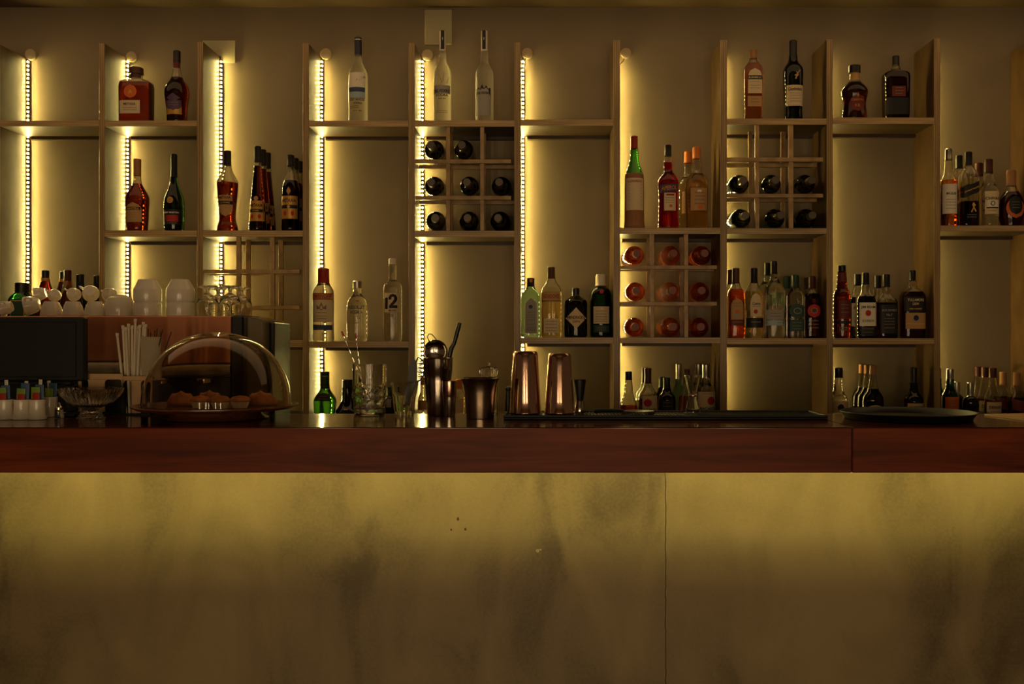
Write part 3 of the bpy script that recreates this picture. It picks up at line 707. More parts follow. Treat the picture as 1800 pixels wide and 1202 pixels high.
b.label(P_GREEN, -13, 15, 534, 560, 'ellipse').mark(P_GREY, -6, 8, 541, 552, 'ellipse').mark(P_GREEN, -5, 7, 542, 551, 'ellipse', off=.0014)
b.patch('label', P_GREEN, -12, 14, 562, 582).lines(-8, 9, (567, 573, 578), 1.2)
copy_thing(b.t, (b.x - .0145, 4.05 + .078, b.zb), 'second clear square bottle, its green cap showing left of the front one')
b = Bottle('slim bottle with a maroon cap and a red round label, rightmost on its shelf', 1427.5, 4.05, z, 14, [(588, 14), (524, 14), (517, 12.5), (510, 8), (506, 7.2)], (507, 485.5, 6.6), G_CLEAR, G_AMBER, 516, 3.5, .9, G8, K_MAROON)
b.label(P_RED, -11, 12, 535, 558, 'ellipse').mark(P_GREY, -5, 6, 541, 551, 'ellipse').mark(P_MAROON, -4, 5, 542, 550, 'ellipse', off=.0014).lines(-10, 8, (564, 570, 576), 1.3)
copy_thing(b.t, (b.x + .006, 4.05 + .085, b.zb), 'second maroon capped bottle, behind the rightmost one')
# ---- ninth bay, lower shelf
G9 = 'whiskey bottles in the ninth bay'
z = shelf_z(8, 594.5)
b = Bottle('tall amber whiskey bottle with a black cap and a straight neck, leftmost', 1480, Y1, z, 14.6, [(588, 15), (520, 15), (513, 13.5), (508, 9.5), (500, 8.8), (477, 7.4)], (478, 466, 7), G_AMBER, group=G9, capmat=K_BLACK)
b.patch('neck_band', P_MAROON, -8, 8, 480, 495)
b.label(P_MAROON, -9, 13, 528, 560).lines(-5, 8, (536, 542, 549), 1.4)
b.patch('label', P_BLACK, -13, 13, 564, 569).lines(-8, 6, (576, 580), 2)
b = Bottle('bourbon bottle with a white label and a red seal', 1521.5, 4.05, z, 15.8, [(588, 16), (528, 16.2), (520, 14.5), (513, 9.5), (505, 7.6), (499, 6.8)], (500.5, 479, 6.4), G_CLEAR, G_DAMBER, 521, 4, .9, G9, K_BLACK)
b.label(P_WHITE, -14.5, 15, 532, 573).text('JIM BEAM', INK, 0, 540.5, 25, 5.6).mark(P_RED, -5, 5, 545, 556, 'ellipse').text('BOURBON', INKGREY, 0, 564, 20, 4.6)
b.patch('label', P_BLACK, -14, 14, 574, 590).lines(-10, 10, (578,), 1.3).lines(-8, 8, (584,), 1)
copy_thing(b.t, (b.x - .005, 4.05 + .085, b.zb), 'second bourbon bottle, directly behind the white labelled one')
b = Bottle('square shouldered whiskey bottle with a black label in grey lettering', 1558, 4.05, z, 17, [(588, 17.2), (534, 17.4), (527, 16), (518, 9), (511, 7.8), (504, 7.2)], (505, 482, 6.4), G_CLEAR, G_DAMBER, 532, 4.5, .9, G9, K_BLACK)
b.label(P_BLACK, -14.5, 15, 536, 586).text("JACK DANIEL'S", P_GREY, 0, 546, 26, 4.8, slant=0).text('No.7', P_GREY, 0, 553.5, 10, 4.5).lines(-9, 9, (560, 565, 570, 576), 1.3)
copy_thing(b.t, (b.x - .006, 4.05 + .085, b.zb), 'second whiskey bottle, directly behind the black labelled one')
b = Bottle('broad dark whiskey bottle with a black and brown label, rightmost of the four', 1604, Y1, z, 20.2, [(588, 20.5), (525, 21), (515, 19.5), (508, 11), (503, 7.5), (493, 6.2)], (494, 475, 5.8), G_CLEAR, G_DAMBER, 513, 4, .75, G9, K_BLACK)
b.label(P_BLACK, -19.5, 19.5, 522, 548).text('TULLAMORE', P_CREAM, 0, 527.5, 28, 4.8).text('DEW', P_CREAM, 0, 534.5, 11, 4.6).text('IRISH WHISKEY', INKG, 0, 543, 22, 2.6)
b.patch('label', P_TAN, -17, 18, 550, 578).mark(P_GREY, -6, 7, 553, 566, 'ellipse').mark(P_BLACK, -4, 5, 554, 564, 'ellipse', off=.0014).mark(INKG, -16, 17, 568.5, 569.8)
# ---- tenth bay
G10 = 'whisky bottles on the far right shelf'
z = shelf_z(9, 396.5)
b = Bottle('amber whisky bottle with a large white label, first on the far right shelf', 1667.5, 4.055, z, 13.6, [(390, 13.8), (322, 14), (315, 13), (308, 8), (295, 7), (281, 6.4)], (282, 261.5, 6.2), G_CLEAR, G_WHISKY, 317, 2, 1, G10, K_SILVER)
b.label(P_WHITE, -13, 12.5, 325, 377).text('MACALLAN', INK, 0, 341.5, 17, 4.6).lines(-9, 9, (352, 357, 362, 368), 1.1)
copy_thing(b.t, (b.x - .017, 4.055 + .085, b.zb), 'second amber whisky bottle, peeping out behind the white labelled one')
b = Bottle('square whisky bottle with a slanted black label and a black capsule', 1702.5, 4.05, z, 14.6, [(390, 14.6), (312, 15.2), (304, 13.5), (297, 9), (291, 7)], (291.5, 267, 6.4), G_CLEAR, G_DAMBER, 355, 4.5, .95, G10, K_BLACK)
b.label(P_BLACK, -14.4, 14.8, 325, 344, slant=6).text('JOHNNIE WALKER', INKG, 0, 335, 25, 3.6, slant=5)
b.last = None
b.poly(INKG, [(-2, 374), (2, 366), (0, 361), (3, 357), (5, 360), (7, 362), (4, 365), (8, 373), (6, 374), (3, 368), (0, 375)], 'emblem').lines(-8, 8, (379, 383), 1.2)
copy_thing(b.t, (b.x - .006, 4.05 + .078, b.zb), 'second square whisky bottle, directly behind the slanted black label')
b = Bottle('round whisky bottle with a crest and a brown cap, on the far right shelf', 1737.5, 4.05, z, 17, [(390, 17), (345, 17.8), (334, 17), (325, 11), (318, 8.8), (304, 7.8)], (304.5, 280, 7.4), G_WATER, None, None, 2, 1, G10, K_MAROON)
b.label(P_CREAM, -12, 13, 338, 378).text('CHIVAS', INK, 0, 350.5, 24, 4.6).mark(P_WHITE, -9, 10, 354, 366).mark(INK, -4, 4, 355, 364, 'ellipse').mark(P_WHITE, -2.4, 2.4, 356.6, 362.4, 'ellipse', off=.0015).mark(INK, -10, 11, 366, 368).lines(-8, 8, (372,), 1.2)
b.rear((.088,), ('second crested whisky bottle, its orange cap edge showing behind the first',))
b = Bottle('round bellied dark amber bottle with a cork stopper and an orange ring, rightmost', 1777.5, 4.065, z, 17, [(393, 18), (384, 21.5), (366, 23.5), (350, 20.5), (340, 14), (332, 9), (326, 8)], (327, 299, 8.3), G_CLEAR, G_DAMBER, 338, 2, .75, G10, K_TAN)
b.label(P_ORANGE, -15, 17, 350, 385, 'ellipse').mark(P_BLACK, -11, 13, 346, 379, 'ellipse').lines(-6, 8, (357, 362, 367), 1)
# ---- first bay, lower shelf (behind the cups)
G11 = 'bottles behind the coffee cups'
z = shelf_z(0, 598)
b = Bottle('squat green liqueur bottle with a wide black cap, far left behind the cups', 39, Y1, z, 20, [(592, 21), (530, 21.5), (522, 19), (516, 12.5), (512, 11)], (513, 497, 12), G_GREEN, None, None, 4, .8, G11, K_BLACK)
b.label(P_TAN, -13, 13, 528, 560).mark(P_GREEN, -11, 11, 530, 558)
b = Bottle('amber bottle with a gold neck ring, left one of the pair behind the cups', 80, Y1, z, 16, [(590, 16), (520, 16), (513, 14), (500, 8), (488, 6.6)], (488.5, 475, 6.4), G_AMBER, group=G11, capmat=K_BLACK)
b.patch('neck_band', P_GOLD, -7, 7, 488.5, 494)
copy_thing(b.t, (b.x + .037, Y1 + .074, b.zb), 'dark bottle with a gold neck ring, right one of the pair behind the cups')
b = Bottle('clear bottle with a black and red cap standing alone behind the piled cups', 119, Y1 + .02, z, 13, [(590, 13), (530, 13), (515, 10), (500, 8), (494, 7)], (494, 474.5, 6.4), G_WATER, group=G11, capmat=K_MAROON)
b = Bottle('dark bottle with a tall black capsule, left one of three behind the upper cups', 141, 4.045, z, 13, [(590, 13), (535, 13), (525, 9), (515, 7), (508, 6.8)], (509, 482, 6.6), G_BLACK, group=G11, capmat=K_BLACK)
copy_thing(b.t, (b.x + .040, 4.11, b.zb), 'dark bottle with a tall black capsule, middle one of three behind the upper cups')
copy_thing(b.t, (b.x + .064, 4.175, b.zb), 'dark bottle with a tall black capsule, nearest the second upright')
# ---- on the back counter, seen over the bar
G12 = 'bottles on the back counter'
z = ZBACK
b = Bottle('green glass liqueur bottle with a dark label, alone left of the mixing glass', 571.5, Y1, z, 18, [(722, 18), (707, 19.2), (700, 18.5), (690, 12), (683, 8), (675, 7.6)], (683, 653, 7.8), G_BGREEN, None, None, 4, .85, G12, K_GREEN)
b.patch('cap_print', P_TAN, -5, 6, 660, 661.5)
b.label(P_BLACK, -14, 12, 690, 704, 'arch').lines(-7, 6, (696, 700), 1.2)
b = Bottle('black flared bottle half hidden behind the mixing glass', 611, Y1, z, 21, [(720, 20), (712, 14), (700, 9.6), (680, 9.4)], (690, 667, 9.4), G_BLACK, group=G12, capmat=K_BLACK)
b.mark(INKG, -3, 4, 717, 719)
b = Bottle('small black bottle standing between the mixing glass and the faceted tumbler', 685, Y1, z, 11, [(722, 11), (706, 11), (700, 8), (696, 5.5)], (698, 680, 5.4), G_BLACK, group=G12, capmat=K_BLACK)
b.label(P_GREY, -4, 4, 701, 715)
b = Bottle('clear bottle with a brown label, right of the faceted tumbler', 743.8, Y1, z, 9.5, [(722, 9.5), (703, 9.5), (696, 7.5), (690, 5), (672, 4.8)], (676, 662, 5), G_WATER, group=G12, capmat=K_TAN)
b.label(P_TAN, -8, 8, 703, 720)
b = Bottle('pale gold bottle with an orange cap, behind the steel cup', 807, Y1, z, 10.5, [(722, 10.5), (696, 10.5), (690, 8.5), (684, 5.8), (682, 5.5)], (684, 666, 5.8), G_CLEAR, G_GOLD, 698, 2, 1, G12, K_ORANGE)
b.label(P_CREAM, -8, 8, 700, 724)
b = Bottle('clear gourd shaped bottle with a black cap, beside the seventh upright', 1105, Y1, z, 15, [(722, 15.5), (708, 15), (700, 11), (690, 7.5), (682, 7.8), (675, 6.5), (667, 5.8)], (668, 652.5, 6.2), G_CLEAR, G_AMBER, 711, 2, 1, G12, K_BLACK)
b = Bottle('clear rum bottle with a round red emblem, left of the small black bottle', 1139, 4.055, z, 16.5, [(722, 16.5), (697, 17), (690, 15.5), (682, 9.5), (676, 7.2), (673, 7)], (674, 646.5, 6.2), G_CLEAR, G_GOLD, 700, 2, 1, G12, K_MAROON)
b.label(P_CREAM, -11, 15, 695, 724).mark(P_RED, -9, 5, 700, 714, 'ellipse').text('BACARDI', INK, 0, 719.5, 27, 5)
copy_thing(b.t, (b.x - .004, 4.055 + .085, b.zb), 'second clear rum bottle, behind the red emblem one by the black bottle')
b = Bottle('small black bottle with a tall capsule, between the two rum bottles', 1172, 4.055, z, 15.5, [(722, 15.5), (700, 15.5), (694, 13.5), (688, 8.5), (682, 6.8)], (684, 663.5, 6.6), G_BLACK, group=G12, capmat=K_BLACK)
b.label(P_BLACK, -11, 11, 703, 720).lines(-8, 8, (707, 713), 1.2)
copy_thing(b.t, (b.x - .008, 4.055 + .085, b.zb), 'second small black bottle, directly behind the first between the rums')
b = Bottle('pale bottle with a silver cap, at the back left of the glass jigger', 1193, 4.15, z, 12, [(722, 12), (690, 12), (682, 9), (676, 6), (665, 6)], (666, 639.5, 5.8), G_PALE, group=G12, capmat=K_SILVER)
b = Bottle('whisky bottle with a brown cap, directly behind the glass jigger', 1207, 4.06, z, 14, [(722, 14), (704, 14), (695, 12), (684, 7), (672, 6)], (672, 648.5, 5.8), G_CLEAR, G_WHISKY, 695, 2, 1, G12, K_BROWN)
b = Bottle('clear rum bottle with a red emblem and a grey cap, right of the glass jigger', 1241, 4.055, z, 16, [(722, 16), (690, 16.5), (683, 15), (676, 8.5), (670, 7), (664, 7)], (664, 640, 7), G_WATER, group=G12, capmat=K_SILVER)
b.label(P_CREAM, -15, 15.5, 688, 724).mark(P_RED, 0, 13, 696, 711, 'ellipse').text('BACARDI', INK, 1, 717, 26, 5.4).lines(-8, 8, (691,), 1)
copy_thing(b.t, (b.x - .018, 4.055 + .085, b.zb), 'second grey capped rum bottle, behind the right one')
b = Bottle('clear bottle with a black cap and a black emblem, beside the ninth upright', 1474, 4.055, z, 16, [(722, 16), (703, 16.5), (697, 14), (688, 9), (678, 7.5), (663, 7)], (664, 646, 7.4), G_WATER, None, None, 2, 1, G12, K_BLACK)
b.label(P_CREAM, -15, 15, 704, 724).mark(P_BLACK, -6, 5, 709, 722, 'ellipse')
b = Bottle('front round bellied bourbon bottle of three, over the round tray', 1534.5, 4.045, z, 17.5, [(722, 18), (704, 18.5), (695, 17), (686, 9.5), (676, 7.8), (664, 6.5), (657, 5.6)], (658, 642, 6.2), G_CLEAR, G_DAMBER, 683, 2, .78, G12, K_TAN)
b.label(P_CREAM, -12, 12, 711, 724, 'arch')
b.rear((.068, .136), ('middle round bellied bourbon bottle of three, over the round tray', 'rearmost round bellied bourbon bottle of three, over the round tray'))
b = Bottle('black whiskey bottle with a long neck, alone over the middle of the tray', 1606, 4.055, z, 16.5, [(722, 16.8), (704, 17), (697, 15.5), (690, 9), (682, 7.4), (672, 6.8)], (682, 645.5, 6.3), G_DGREEN, None, None, 2, 1, G12, K_BLACK)
b.label(P_CREAM, -14, 14, 708, 724).text('JAMESON', INK, 0, 715, 25, 4.5)
b = Bottle('green bottle with an orange label, beside the tenth upright', 1670, 4.055, z, 14.5, [(722, 14.5), (698, 14.5), (692, 13), (684, 8), (678, 7), (666, 6.6)], (667, 648, 6.4), G_GREEN, group=G12, capmat=K_SILVER)
b.label(P_ORANGE, -12, 14, 697, 720).lines(-7, 8, (703, 708, 713), 1.3)
copy_thing(b.t, (b.x - .017, 4.055 + .085, b.zb), 'second green bottle, behind the orange labelled one')
b = Bottle('short black bottle with a pale collar, right of the orange labelled green bottle', 1705, 4.06, z, 13, [(722, 13), (704, 13), (699, 11), (695, 6.6)], (696, 672, 6.4), G_BLACK, group=G12, capmat=K_SILVER)
copy_thing(b.t, (b.x - .022, 4.06 + .08, b.zb), 'second short black bottle, behind the pale collared one')
b = Bottle('front cream labelled whisky bottle of three, with a maroon cap', 1745, 4.05, z, 13.8, [(722, 13.8), (700, 14.4), (693, 12.5), (685, 8.5), (675, 7.4), (663, 6)], (664, 646, 6.8), G_CLEAR, G_WHISKY, 702, 2, 1, G12, K_MAROON)
b.label(P_CREAM, -13, 13, 706, 728).text("DEWAR'S", INK, 0, 715, 21, 5.4).lines(-8, 8, (722,), 1.2)
b.rear((.07, .134), ('middle cream labelled whisky bottle of three at the far right', 'rearmost cream labelled whisky bottle of three at the far right'))
b = Bottle('front amber brandy bottle at the far right edge, with a ringed tan capsule', 1787, 4.05, z, 17, [(722, 17), (704, 17), (695, 13.5), (685, 8), (676, 6.6)], (679, 654.5, 6.2), G_CLEAR, G_DAMBER, 698, 2, 1, G12, K_TAN)
b.label(P_MAROON, -13, 13, 703, 722, slant=-3)
copy_thing(b.t, (b.x - .016, 4.05 + .085, b.zb), 'second amber brandy bottle, behind the ringed tan capsule at the far right')

# ================================================================== WINE BOTTLES LYING IN THE RACKS
def wine(label, px, py, nx, ny, rail_y, gl, capm, group, bay=None, shelf=None, hw=17.4):
    """(px, py) centre of the round body, (nx, ny) centre of the capsule end that points at the room"""
    r = W(hw, 4.05); L = .30
    zrest = Z(rail_y, YF) if shelf is None else shelf
    yb = YW - .006
    cz = zrest + r + .0012
    base = Vector((X(px, 4.05), yb, cz))
    yn = yb - L + .004
    tip = Vector((X(nx, yn), yn, max(Z(ny, yn), zrest + .018)))
    d = tip - base; d.z = 0 if shelf is not None else 0
    d = Vector((d.x * .75, d.y, 0)).normalized()
    base.x -= d.x / d.y * (4.05 - yb)
    t = thing('wine_bottle', label, 'bottle', base, group)
    t.rotation_mode = 'QUATERNION'; t.rotation_quaternion = d.to_track_quat('Z', 'Y')
    prof = soften([(r * .9, 0, 2, 1), (r, .004, 2, 1), (r, .185, 2, 1), (r * .9, .208, 2, 1), (.0165, .232, 2, 1), (.0148, .25, 2, 1), (.0146, .262, 2, 1)])
    build('glass', MB().lathe(prof, seg=32), gl, t, smooth=True, world=False)
    build('foil_capsule', MB().lathe([(.0151, .247), (.0151, .294), (.0155, .2945), (.0155, .299), (.0145, .3003)], seg=24), capm, t, smooth=True, world=False)
    return t
GW1, GW2, GW3 = 'dark wine bottles in the left rack', 'orange wine bottles in the middle rack', 'dark wine bottles in the right rack'
NM = ('left', 'middle', 'right')
for row, yy, cells in (('top', 280, ((765, 267, 754, 273), (816, 267, 813, 272))), ('middle', 344, ((765, 330, 756, 336), (826, 330, 819, 336), (882, 331, 873, 335))), ('bottom', 405.5, ((766.5, 389, 775, 388), (825, 390, 824, 389), (880, 390, 871, 388)))):
    for i, c in enumerate(cells):
        wine('dark wine bottle in the %s row, %s cell, of the left rack' % (row, NM[i]), *c, yy, G_WINE, K_FOIL, GW1)
for row, yy, cells in (('top', 466.5, ((1114, 452, 1120, 459), (1177, 452, 1182, 459), (1231, 452, 1235, 459))), ('middle', 530.5, ((1116, 513, 1113, 523), (1176, 515, 1179, 522), (1228.5, 515, 1225, 523))), ('bottom', 593, ((1114, 575, 1113, 574), (1177, 576, 1181, 576), (1228, 576, 1222, 575)))):
    for i, c in enumerate(cells):
        wine('orange wine bottle in the %s row, %s cell, of its rack' % (row, NM[i]), *c, yy, G_ROSE, K_WAX, GW2)
for row, yy, cells in (('middle', 340.5, ((1297, 326, 1302, 332), (1353, 326, 1356, 332), (1412, 327, 1424, 331))), ('bottom', 401, ((1300, 385, 1307, 382), (1359, 386, 1371, 383), (1414, 387, 1425, 381)))):
    for i, c in enumerate(cells):
        wine('dark wine bottle in the %s row, %s cell, of the right rack' % (row, NM[i]), *c, yy, G_WINE, K_FOIL, GW3)

# ================================================================== THINGS ON THE BAR
EPS = .0005
def shell(outer, th, floor):
    """closed vessel profile: outer (r, z) from the base up, then the inside down to the floor height"""
    inner = [(max(r - th, .0004), z) for r, z in outer if z > floor + 1e-4]
    o0 = outer
    # inner radius at the floor
    rf = None
    for i in range(len(o0) - 1):
        if o0[i][1] <= floor <= o0[i + 1][1] and o0[i + 1][1] > o0[i][1]:
            t_ = (floor - o0[i][1]) / (o0[i + 1][1] - o0[i][1]); rf = o0[i][0] + (o0[i + 1][0] - o0[i][0]) * t_ - th
    rf = rf if rf else inner[0][0]
    return list(outer) + [(q[0], q[1]) for q in reversed(inner)] + [(max(rf, .001), floor), (.0004, floor)]
def vessel(name, m, parent, prof, th, floor, C, seg=40, flute=0, depth=0.0, cap0=True):
    return build(name, MB().lathe(shell(prof, th, floor), C, seg, flute=flute, depth=depth, cap0=cap0, cap1=True), m, parent, smooth=True)
def P(rows, Y, zb):
    """[(py, hw)] -> [(r, z above zb)]; py None is the base"""
    return [(W(h, Y), 0 if y is None else Z(y, Y) - zb) for y, h in rows]
zB = ZBAR + EPS

# ------------------------------------------------------------------ mixing glass with spoons
Y = 2.92
t = thing('mixing_glass', 'tall cut crystal mixing glass with two bar spoons standing in it', 'mixing glass', (X(649.5, Y), Y, zB))
C = (X(649.5, Y), Y, zB)
mb = MB(); seg = 96; rings = []
R0, R1, H = W(27.5, Y), W(29.5, Y), Z(640, Y) - zB
def cutrow(z, r, a):
    v = z / H
    if v < .06 or v > .60: return r
    n = 10; u = a * n / (2 * PI); q = z / .0235
    d1 = abs(((u + q) % 1) - .5) * 2; d2 = abs(((u - q) % 1) - .5) * 2
    g = max(0, (max(d1, d2) - .80) / .20)
    f1 = abs(((3 * (u + q)) % 1) - .5) * 2; f2 = abs(((3 * (u - q)) % 1) - .5) * 2
    return r - .0018 * g - .0006 * max(0, (max(f1, f2) - .6) / .4)
NZ = 44
for i in range(NZ + 1):
    z = H * i / NZ; r = R0 + (R1 - R0) * i / NZ
    if i == 0: r -= .003
    rings.append([(C[0] + cutrow(z, r, 2 * PI * j / seg) * math.cos(2 * PI * j / seg), Y + cutrow(z, r, 2 * PI * j / seg) * math.sin(2 * PI * j / seg), zB + z) for j in range(seg)])
for z, r in ((H, R1 - .0035), (H * .5, R1 - .0048), (.022, R0 - .0055), (.018, R0 - .010), (.017, .0005)):
    rings.append([(C[0] + r * math.cos(2 * PI * j / seg), Y + r * math.sin(2 * PI * j / seg), zB + z) for j in range(seg)])
mb.loft(rings); build('cut_glass', mb, G_CLEAR, t, smooth=True, angle=.5)
for (a, c, d, lb) in (((604, 590), (626, 641), (651, 706), 'bar spoon with a red tip leaning left in the mixing glass'), ((626, 594), (633, 641), (640, 706), 'upright bar spoon with a red tip in the mixing glass')):
    s = thing('bar_spoon', lb, 'bar spoon', (X(d[0], Y), Y, Z(d[1], Y)), 'bar spoons in the mixing glass')
    A, D = Vector((X(a[0], Y), Y, Z(a[1], Y))), Vector((X(d[0], Y), Y, Z(d[1], Y)))
    build('rod', MB().tube([A + (D - A) * (i / 40) + Vector((math.cos(i * 1.3) * .0006, math.sin(i * 1.3) * .0006, 0)) for i in range(41)], .0013, 6), C_STEEL, s, smooth=True)
    up = (A - D).normalized()
    build('tip', MB().tube([A - up * .002 + up * q for q in (0, .004, .009, .013, .016)], .003, 10), C_REDP, s, smooth=True)

# ------------------------------------------------------------------ faceted tumbler with a strainer in it
Y = 2.93
t = thing('tumbler', 'short faceted glass tumbler between the mixing glass and the tall steel tin', 'glass', (X(710.5, Y), Y, zB))
C = (X(710.5, Y), Y, zB)
pr = P([(None, 16.5), (725, 17), (697, 20.5), (693, 21.5), (688, 22.5), (671, 25)], Y, zB)
n0 = len(pr)
mb = MB(); rings = []; seg = 80
full = shell(pr, .0032, .010)
for k, (r, z) in enumerate(full):
    ring = []
    for j in range(seg):
        a = 2 * PI * j / seg
        dd = 0
        if k <= 2: dd = .09
        rr = r * (1 - dd * (1 - abs(math.cos(6 * a))))
        ring.append((C[0] + rr * math.cos(a), Y + rr * math.sin(a), zB + z))
    rings.append(ring)
mb.loft(rings); build('faceted_glass', mb, G_CLEAR, t, smooth=True, angle=.5)
s = thing('cocktail_strainer', 'black cocktail strainer with a bright wire spring, standing in the faceted tumbler', 'strainer', (X(712, Y), Y, zB + .012))
q = [(728, 631), (733, 640), (733, 668), (727, 690), (718, 712), (709, 714), (712, 690), (717, 665), (720, 642)]
build('handle', MB().prism([(X(x, Y), Z(y, Y)) for x, y in q], Y - .0035, Y + .0035), C_BLACKP, s)
cc = [(741 + 4.6 * math.cos(i * .9), Y - .0065 * math.sin(i * .9) - .001, 634 + i * .46) for i in range(72)]
build('spring', MB().tube([(X(x - 2 * ((y - 634) / 33), Y), yy, Z(y, Y)) for x, yy, y in cc], .0009, 6), C_STEEL, s, smooth=True)
build('bracket', MB().tube([(X(731, Y), Y, Z(637, Y)), (X(735, Y), Y, Z(628, Y)), (X(740, Y), Y, Z(630, Y)), (X(746, Y), Y, Z(640, Y)), (X(746, Y), Y, Z(655, Y)), (X(739, Y), Y, Z(668, Y)), (X(731, Y), Y, Z(672, Y))], .0022, 8), C_BLACKP, s, smooth=True)

# ------------------------------------------------------------------ tall steel tin, strainer ring and peeler in it
Y = 2.90
t = thing('shaker_tin', 'tall open steel shaker tin holding a ring strainer and a black peeler', 'shaker tin', (X(770, Y), Y, zB), 'cocktail shaker tins')
C = (X(770, Y), Y, zB)
vessel('tin', C_STEEL, t, P([(None, 18.5), (728, 19.2), (705, 20.5), (668, 23.2), (655, 24.2), (653, 25), (632, 25.8), (629, 26.6), (628, 26)], Y, zB), .0012, .006, C, 48)
s = thing('ring_strainer', 'round wire ring strainer with a small loop, sticking out of the tall steel tin', 'strainer', (X(764, Y), Y, zB + .012))
c0 = Vector((X(765.5, Y), Y - .002, Z(618, Y))); rr = W(20.5, Y)
build('ring', MB().tube([c0 + Vector((rr * math.cos(2 * PI * j / 40), 0, rr * math.sin(2 * PI * j / 40))) for j in range(40)] + [c0 + Vector((rr, 0, 0))], .0016, 8), C_STEEL, s, smooth=True)
mb = MB(); rings = []
for r_, d_ in ((1, 0), (.93, .003), (.75, .008), (.5, .0115), (.25, .0132), (.02, .0136), (.02, .0126), (.25, .0122), (.5, .0105), (.75, .007), (.93, .002), (.985, -.0006)):
    rings.append([tuple(c0 + Vector((rr * r_ * math.cos(2 * PI * j / 36), -.0, rr * r_ * math.sin(2 * PI * j / 36))) + Vector((0, d_ - .006, 0))) for j in range(36)])
mb.loft(rings, False, False)
build('strainer_dish', mb, C_STEEL, s, smooth=True)
build('loop', MB().tube([(X(754, Y), Y, Z(600, Y)), (X(751.5, Y), Y, Z(592, Y)), (X(754, Y), Y, Z(586.5, Y)), (X(759, Y), Y, Z(587, Y)), (X(763, Y), Y, Z(592, Y)), (X(768, Y), Y, Z(598, Y))], .0013, 8), C_BLACKP, s, smooth=True)
build('handle', MB().tube([(X(764, Y), Y - .002, Z(638.5, Y)), (X(766, Y), Y, Z(670, Y)), (X(770, Y), Y, Z(722, Y))], .0035, 8), C_STEEL, s, smooth=True)
s = thing('peeler', 'black handled peeler leaning right out of the tall steel tin', 'peeler', (X(776, Y), Y, zB + .012))
build('handle', MB().tube([(X(808, Y), Y + .004, Z(567, Y)), (X(806, Y), Y + .004, Z(575, Y)), (X(798, Y), Y + .004, Z(603, Y)), (X(793, Y), Y + .004, Z(612, Y)), (X(789.5, Y), Y + .004, Z(628, Y))], .0056, 10, r1=.0072), C_BLACKP, s, smooth=True)
build('blade', MB().tube([(X(789.5, Y), Y + .004, Z(628, Y)), (X(781, Y), Y + .004, Z(690, Y)), (X(778, Y), Y + .004, Z(720, Y))], .004, 8), C_STEEL, s, smooth=True)

# ------------------------------------------------------------------ bullet jigger, steel cup, glass jar
Y = 2.86
t = thing('jigger', 'small straight steel jigger with a copper tinted upper half, left of the flared cup', 'jigger', (X(790, Y), Y, zB), 'jiggers')
C = (X(790, Y), Y, zB)
build('lower_cup', MB().lathe(P([(None, 10), (729, 10.4), (700, 11.6), (697.5, 11.8)], Y, zB), C, 36), C_STEEL, t, smooth=True)
vessel('upper_cup', C_TIN, t, [(r, z) for r, z in P([(697.4, 11.8), (694, 12.4), (672, 13), (669.5, 13.2)], Y, zB)], .0011, Z(690, Y) - zB, C, 36)
Y = 2.805
t = thing('steel_cup', 'steel cup with a flared rim, in front of the fluted glass jar lid', 'cup', (X(844, Y), Y, zB))
C = (X(844, Y), Y, zB)
vessel('cup', mat('grey pewter', (150, 132, 112), .26, 1.0), t, P([(None, 24), (734, 24.6), (712, 25.5), (690, 27), (677, 29), (669, 32), (665, 34), (664, 33.6)], Y, zB), .0014, .004, C, 48)
Y = 2.93
t = thing('glass_jar', 'glass jar with a fluted pumpkin shaped lid and round knob, behind the flared steel cup', 'jar', (X(859, Y), Y, zB))
C = (X(859, Y), Y, zB)
vessel('jar', G_CLEAR, t, P([(None, 15), (727, 16.5), (690, 17), (670, 15), (665, 14.5)], Y, zB), .003, .006, C, 36)
ld = P([(664.6, 11), (662, 13.5), (657, 17), (652, 18), (648, 17), (645.5, 12), (644.5, 5), (643, 3)], Y, zB)
l_ = build('lid', MB().lathe(ld, C, 80, flute=10, depth=.10), G_CLEAR, t, smooth=True)
build('knob', MB().lathe(P([(643, 2.4), (641.5, 3.6), (638.5, 4), (636.6, 2.2)], Y, zB), C, 20), G_CLEAR, l_, smooth=True)

# ------------------------------------------------------------------ bar mat and what stands on it
x0, x1 = X(885, 2.745), X(1456, 2.745)
t = thing('bar_mat', 'long black rubber bar mat lying along the middle of the bar', 'bar mat', ((x0 + x1) / 2, 2.84, zB))
build('mat_base', MB().rbox(x0, x1, 2.745, 2.93, zB, zB + .006, .002), C_RUBBER, t)
mb = MB()
for (a, b_, c, d) in ((x0, x1, 2.745, 2.753), (x0, x1, 2.922, 2.93), (x0, x0 + .008, 2.753, 2.922), (x1 - .008, x1, 2.753, 2.922)):
    mb.rbox(a, b_, c, d, zB + .006, zB + .0125, .0015)
build('raised_rim', mb, C_RUBBER, t)
mb = MB()
for i in range(88):
    for j in range(16):
        xx = x0 + .016 + i * (x1 - x0 - .032) / 87; yy = 2.760 + j * .0104
        mb.box(xx - .002, xx + .002, yy - .002, yy + .002, zB + .006, zB + .0085)
build('rubber_nubs', mb, C_RUBBER, t)
zM = zB + .0085 + EPS
Y = 2.86
